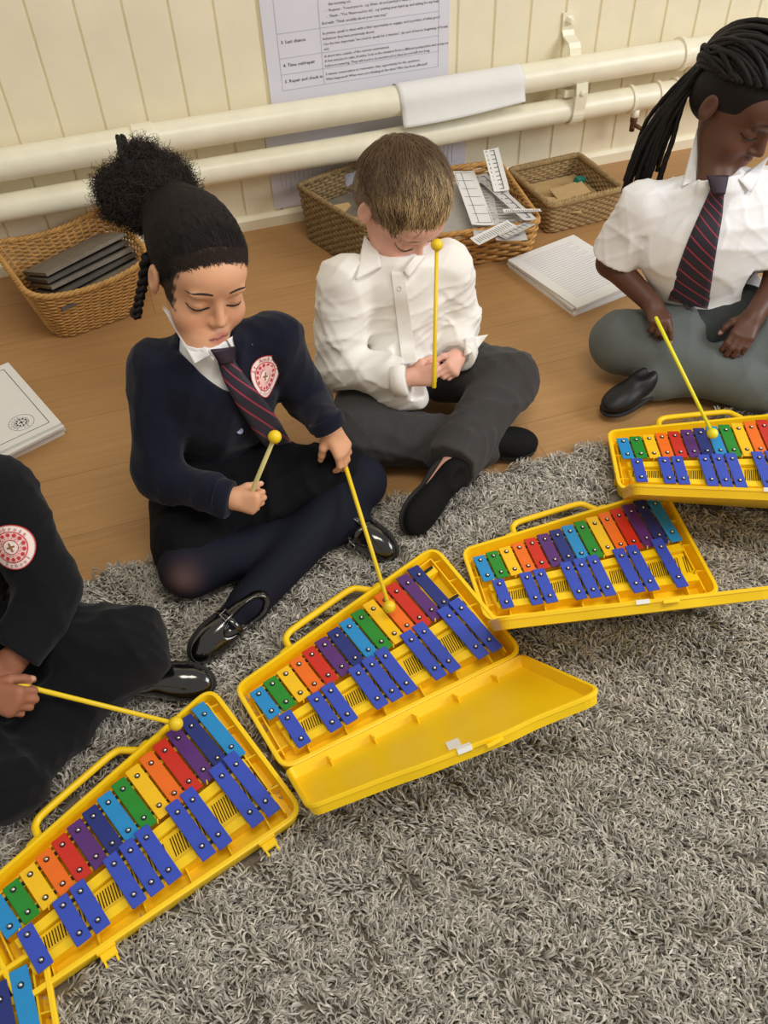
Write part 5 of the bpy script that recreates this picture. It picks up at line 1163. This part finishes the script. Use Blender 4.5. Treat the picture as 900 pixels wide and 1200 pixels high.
# =============================================================== child at the left edge
def left_child():
    J = P_(dict(pel=(-60, 790, .105), neck=(-78, 520, .40), shR=(-128, 640, .345), shL=(-2, 575, .350), elL=(58, 690, .200), wrL=(22, 766, .175), elR=(-60, 790, .20), wrR=(-22, 812, .175),
        hipR=(-70, 850, .09), knR=(8, 918, .070), anR=(122, 790, .040), toR=(250, 802, .030), hipL=(0, 745, .09), knL=(148, 762, .100), anL=(40, 860, .050), toL=(-20, 930, .03)))
    t = empty('person', (J['pel'][0], J['pel'][1], 0)); tag(t, 'child in black sweater with round crest and black trousers, cut off by the left edge', 'person', 'children sitting on the floor')
    hc = at(-80, 425, .49); hs = 1.02; R = basis((.50, -.70, -.45), (.05, .1, 1)); ops, w = head_ops(hc, R, hs, J['neck'])
    tb, TR = torso_ops(J, -.008); ops += tb
    for s in 'RL': ops += arm_ops(J, s, -.004) + leg_ops(J, s, -.012)
    dL = nrm(at(2, 792, .165) - J['wrL']); nL = np.array([.3, -.5, .8]); h1, t1 = hand_ops(J['wrL'], dL, nL, (-.3, .8, .2), .90, (40, 60, 40), (30, 30), .5)
    dR = nrm(at(14, 822, .170) - J['wrR']); nR = np.array([-.1, -.6, .75]); h2, t2 = hand_ops(J['wrR'], dR, nR, (.2, .6, .5), .90, (60, 80, 50), (35, 30))
    me, V, Q = sdf_mesh(ops + h1 + h2, SR); skin_col(me, V, (158, 104, 78), w, R, hc, hs, tips=t1+t2, nail=(206, 160, 140), brow=(30, 20, 18)); o = link('body', me, MT['skin_tan'], None); child_at(o, t)
    so, _ = torso_ops(J, .012, wide=1.25); sw = so + arm_ops(J, 'L', .014, (.042, .036, .022)) + arm_ops(J, 'R', .014) + [el(J['neck'] + TR[2]*.045, (.050, .050, .046), TR, .006, 's'), fold(.006, 34, 41), fold(.002, 85, 42)]
    for s, hd in (('R', dR), ('L', dL)): sw.append(cyl(J['wr'+s] + hd*.002, J['wr'+s] + hd*.09, .05))
    me, V, Q = sdf_mesh(sw, CR); o = link('black_sweater', me, MT['blackcloth'], None); child_at(o, t); bc = bvh_of(V, Q)
    badge(13, 641, 24, bc, t, 20, 1.05)
    tr = [el(J['pel'], (.11, .09, .075), TR, .03)]
    tr += leg_ops(J, 'L', .014, (.064, .052, .036)) + leg_ops(J, 'R', .010, (.056, .038, .026))
    tr += [rc(J['knR']*.4 + J['hipR']*.6, J['knL']*.4 + J['hipL']*.6, .028, .028, .03), fold(.007, 32, 51), fold(.002, 85, 52)]
    me, V, Q = sdf_mesh(tr, CR); o = link('black_trousers', me, MT['blackcloth'], None); child_at(o, t)
    shoe('patent_shoe', J['anR'], J['toR'], (-.25, -.55, .7), MT['patent'], t, .155, .030)
    shoe('patent_shoe', J['anL'], J['toL'], (.3, -.3, .9), MT['patent'], t, .155, .030)
    E = lambda p, r, k=.012, m='u', Rr=R: el(w(*p), np.array(r)*hs, Rr, k, m)
    cap = [E((0, -.014, .034), (.0755, .0910, .0770)), E((0, -.045, -.010), (.064, .056, .056), .02), E((0, .092, -.015), (.085, .064, .080), .006, 's'), half(w(0, 0, -.058), -R[2]), fold(.002, 120, 60)]
    me, V, Q = sdf_mesh(cap, .0034); o = link('short_hair', me, MT['hair_black'], None); child_at(o, t)
    mallet(at(16, 801, .165), at(206, 848, .085), MT['mallet'], MT['mallet'], 'yellow mallet pointing right from the brown hands of the child at the left edge', .04)
boy(); braids_child(); left_child()
# ------------------------------------------------------------ light
wd = bpy.data.worlds.new('room_light'); SC.world = wd; wd.use_nodes = True; bg = wd.node_tree.nodes['Background']; bg.inputs['Color'].default_value = (1.0, .93, .82, 1); bg.inputs['Strength'].default_value = .47
def area(name, loc, target, sx, sy, power, col):
    l = bpy.data.lights.new(name, 'AREA'); l.shape = 'RECTANGLE'; l.size = sx; l.size_y = sy; l.energy = power; l.color = col
    o = bpy.data.objects.new(name, l); COL.objects.link(o); o.location = loc; o.rotation_euler = (Vector(target) - Vector(loc)).to_track_quat('-Z', 'Y').to_euler(); return o
area('window_light', (3.3, -.3, 2.1), (.7, 1.2, .2), 1.8, 1.4, 72, (.93, .96, 1.0))
area('ceiling_light', (.5, .3, 2.75), (.6, 1.4, 0), 1.3, .5, 26, (1.0, .93, .82))
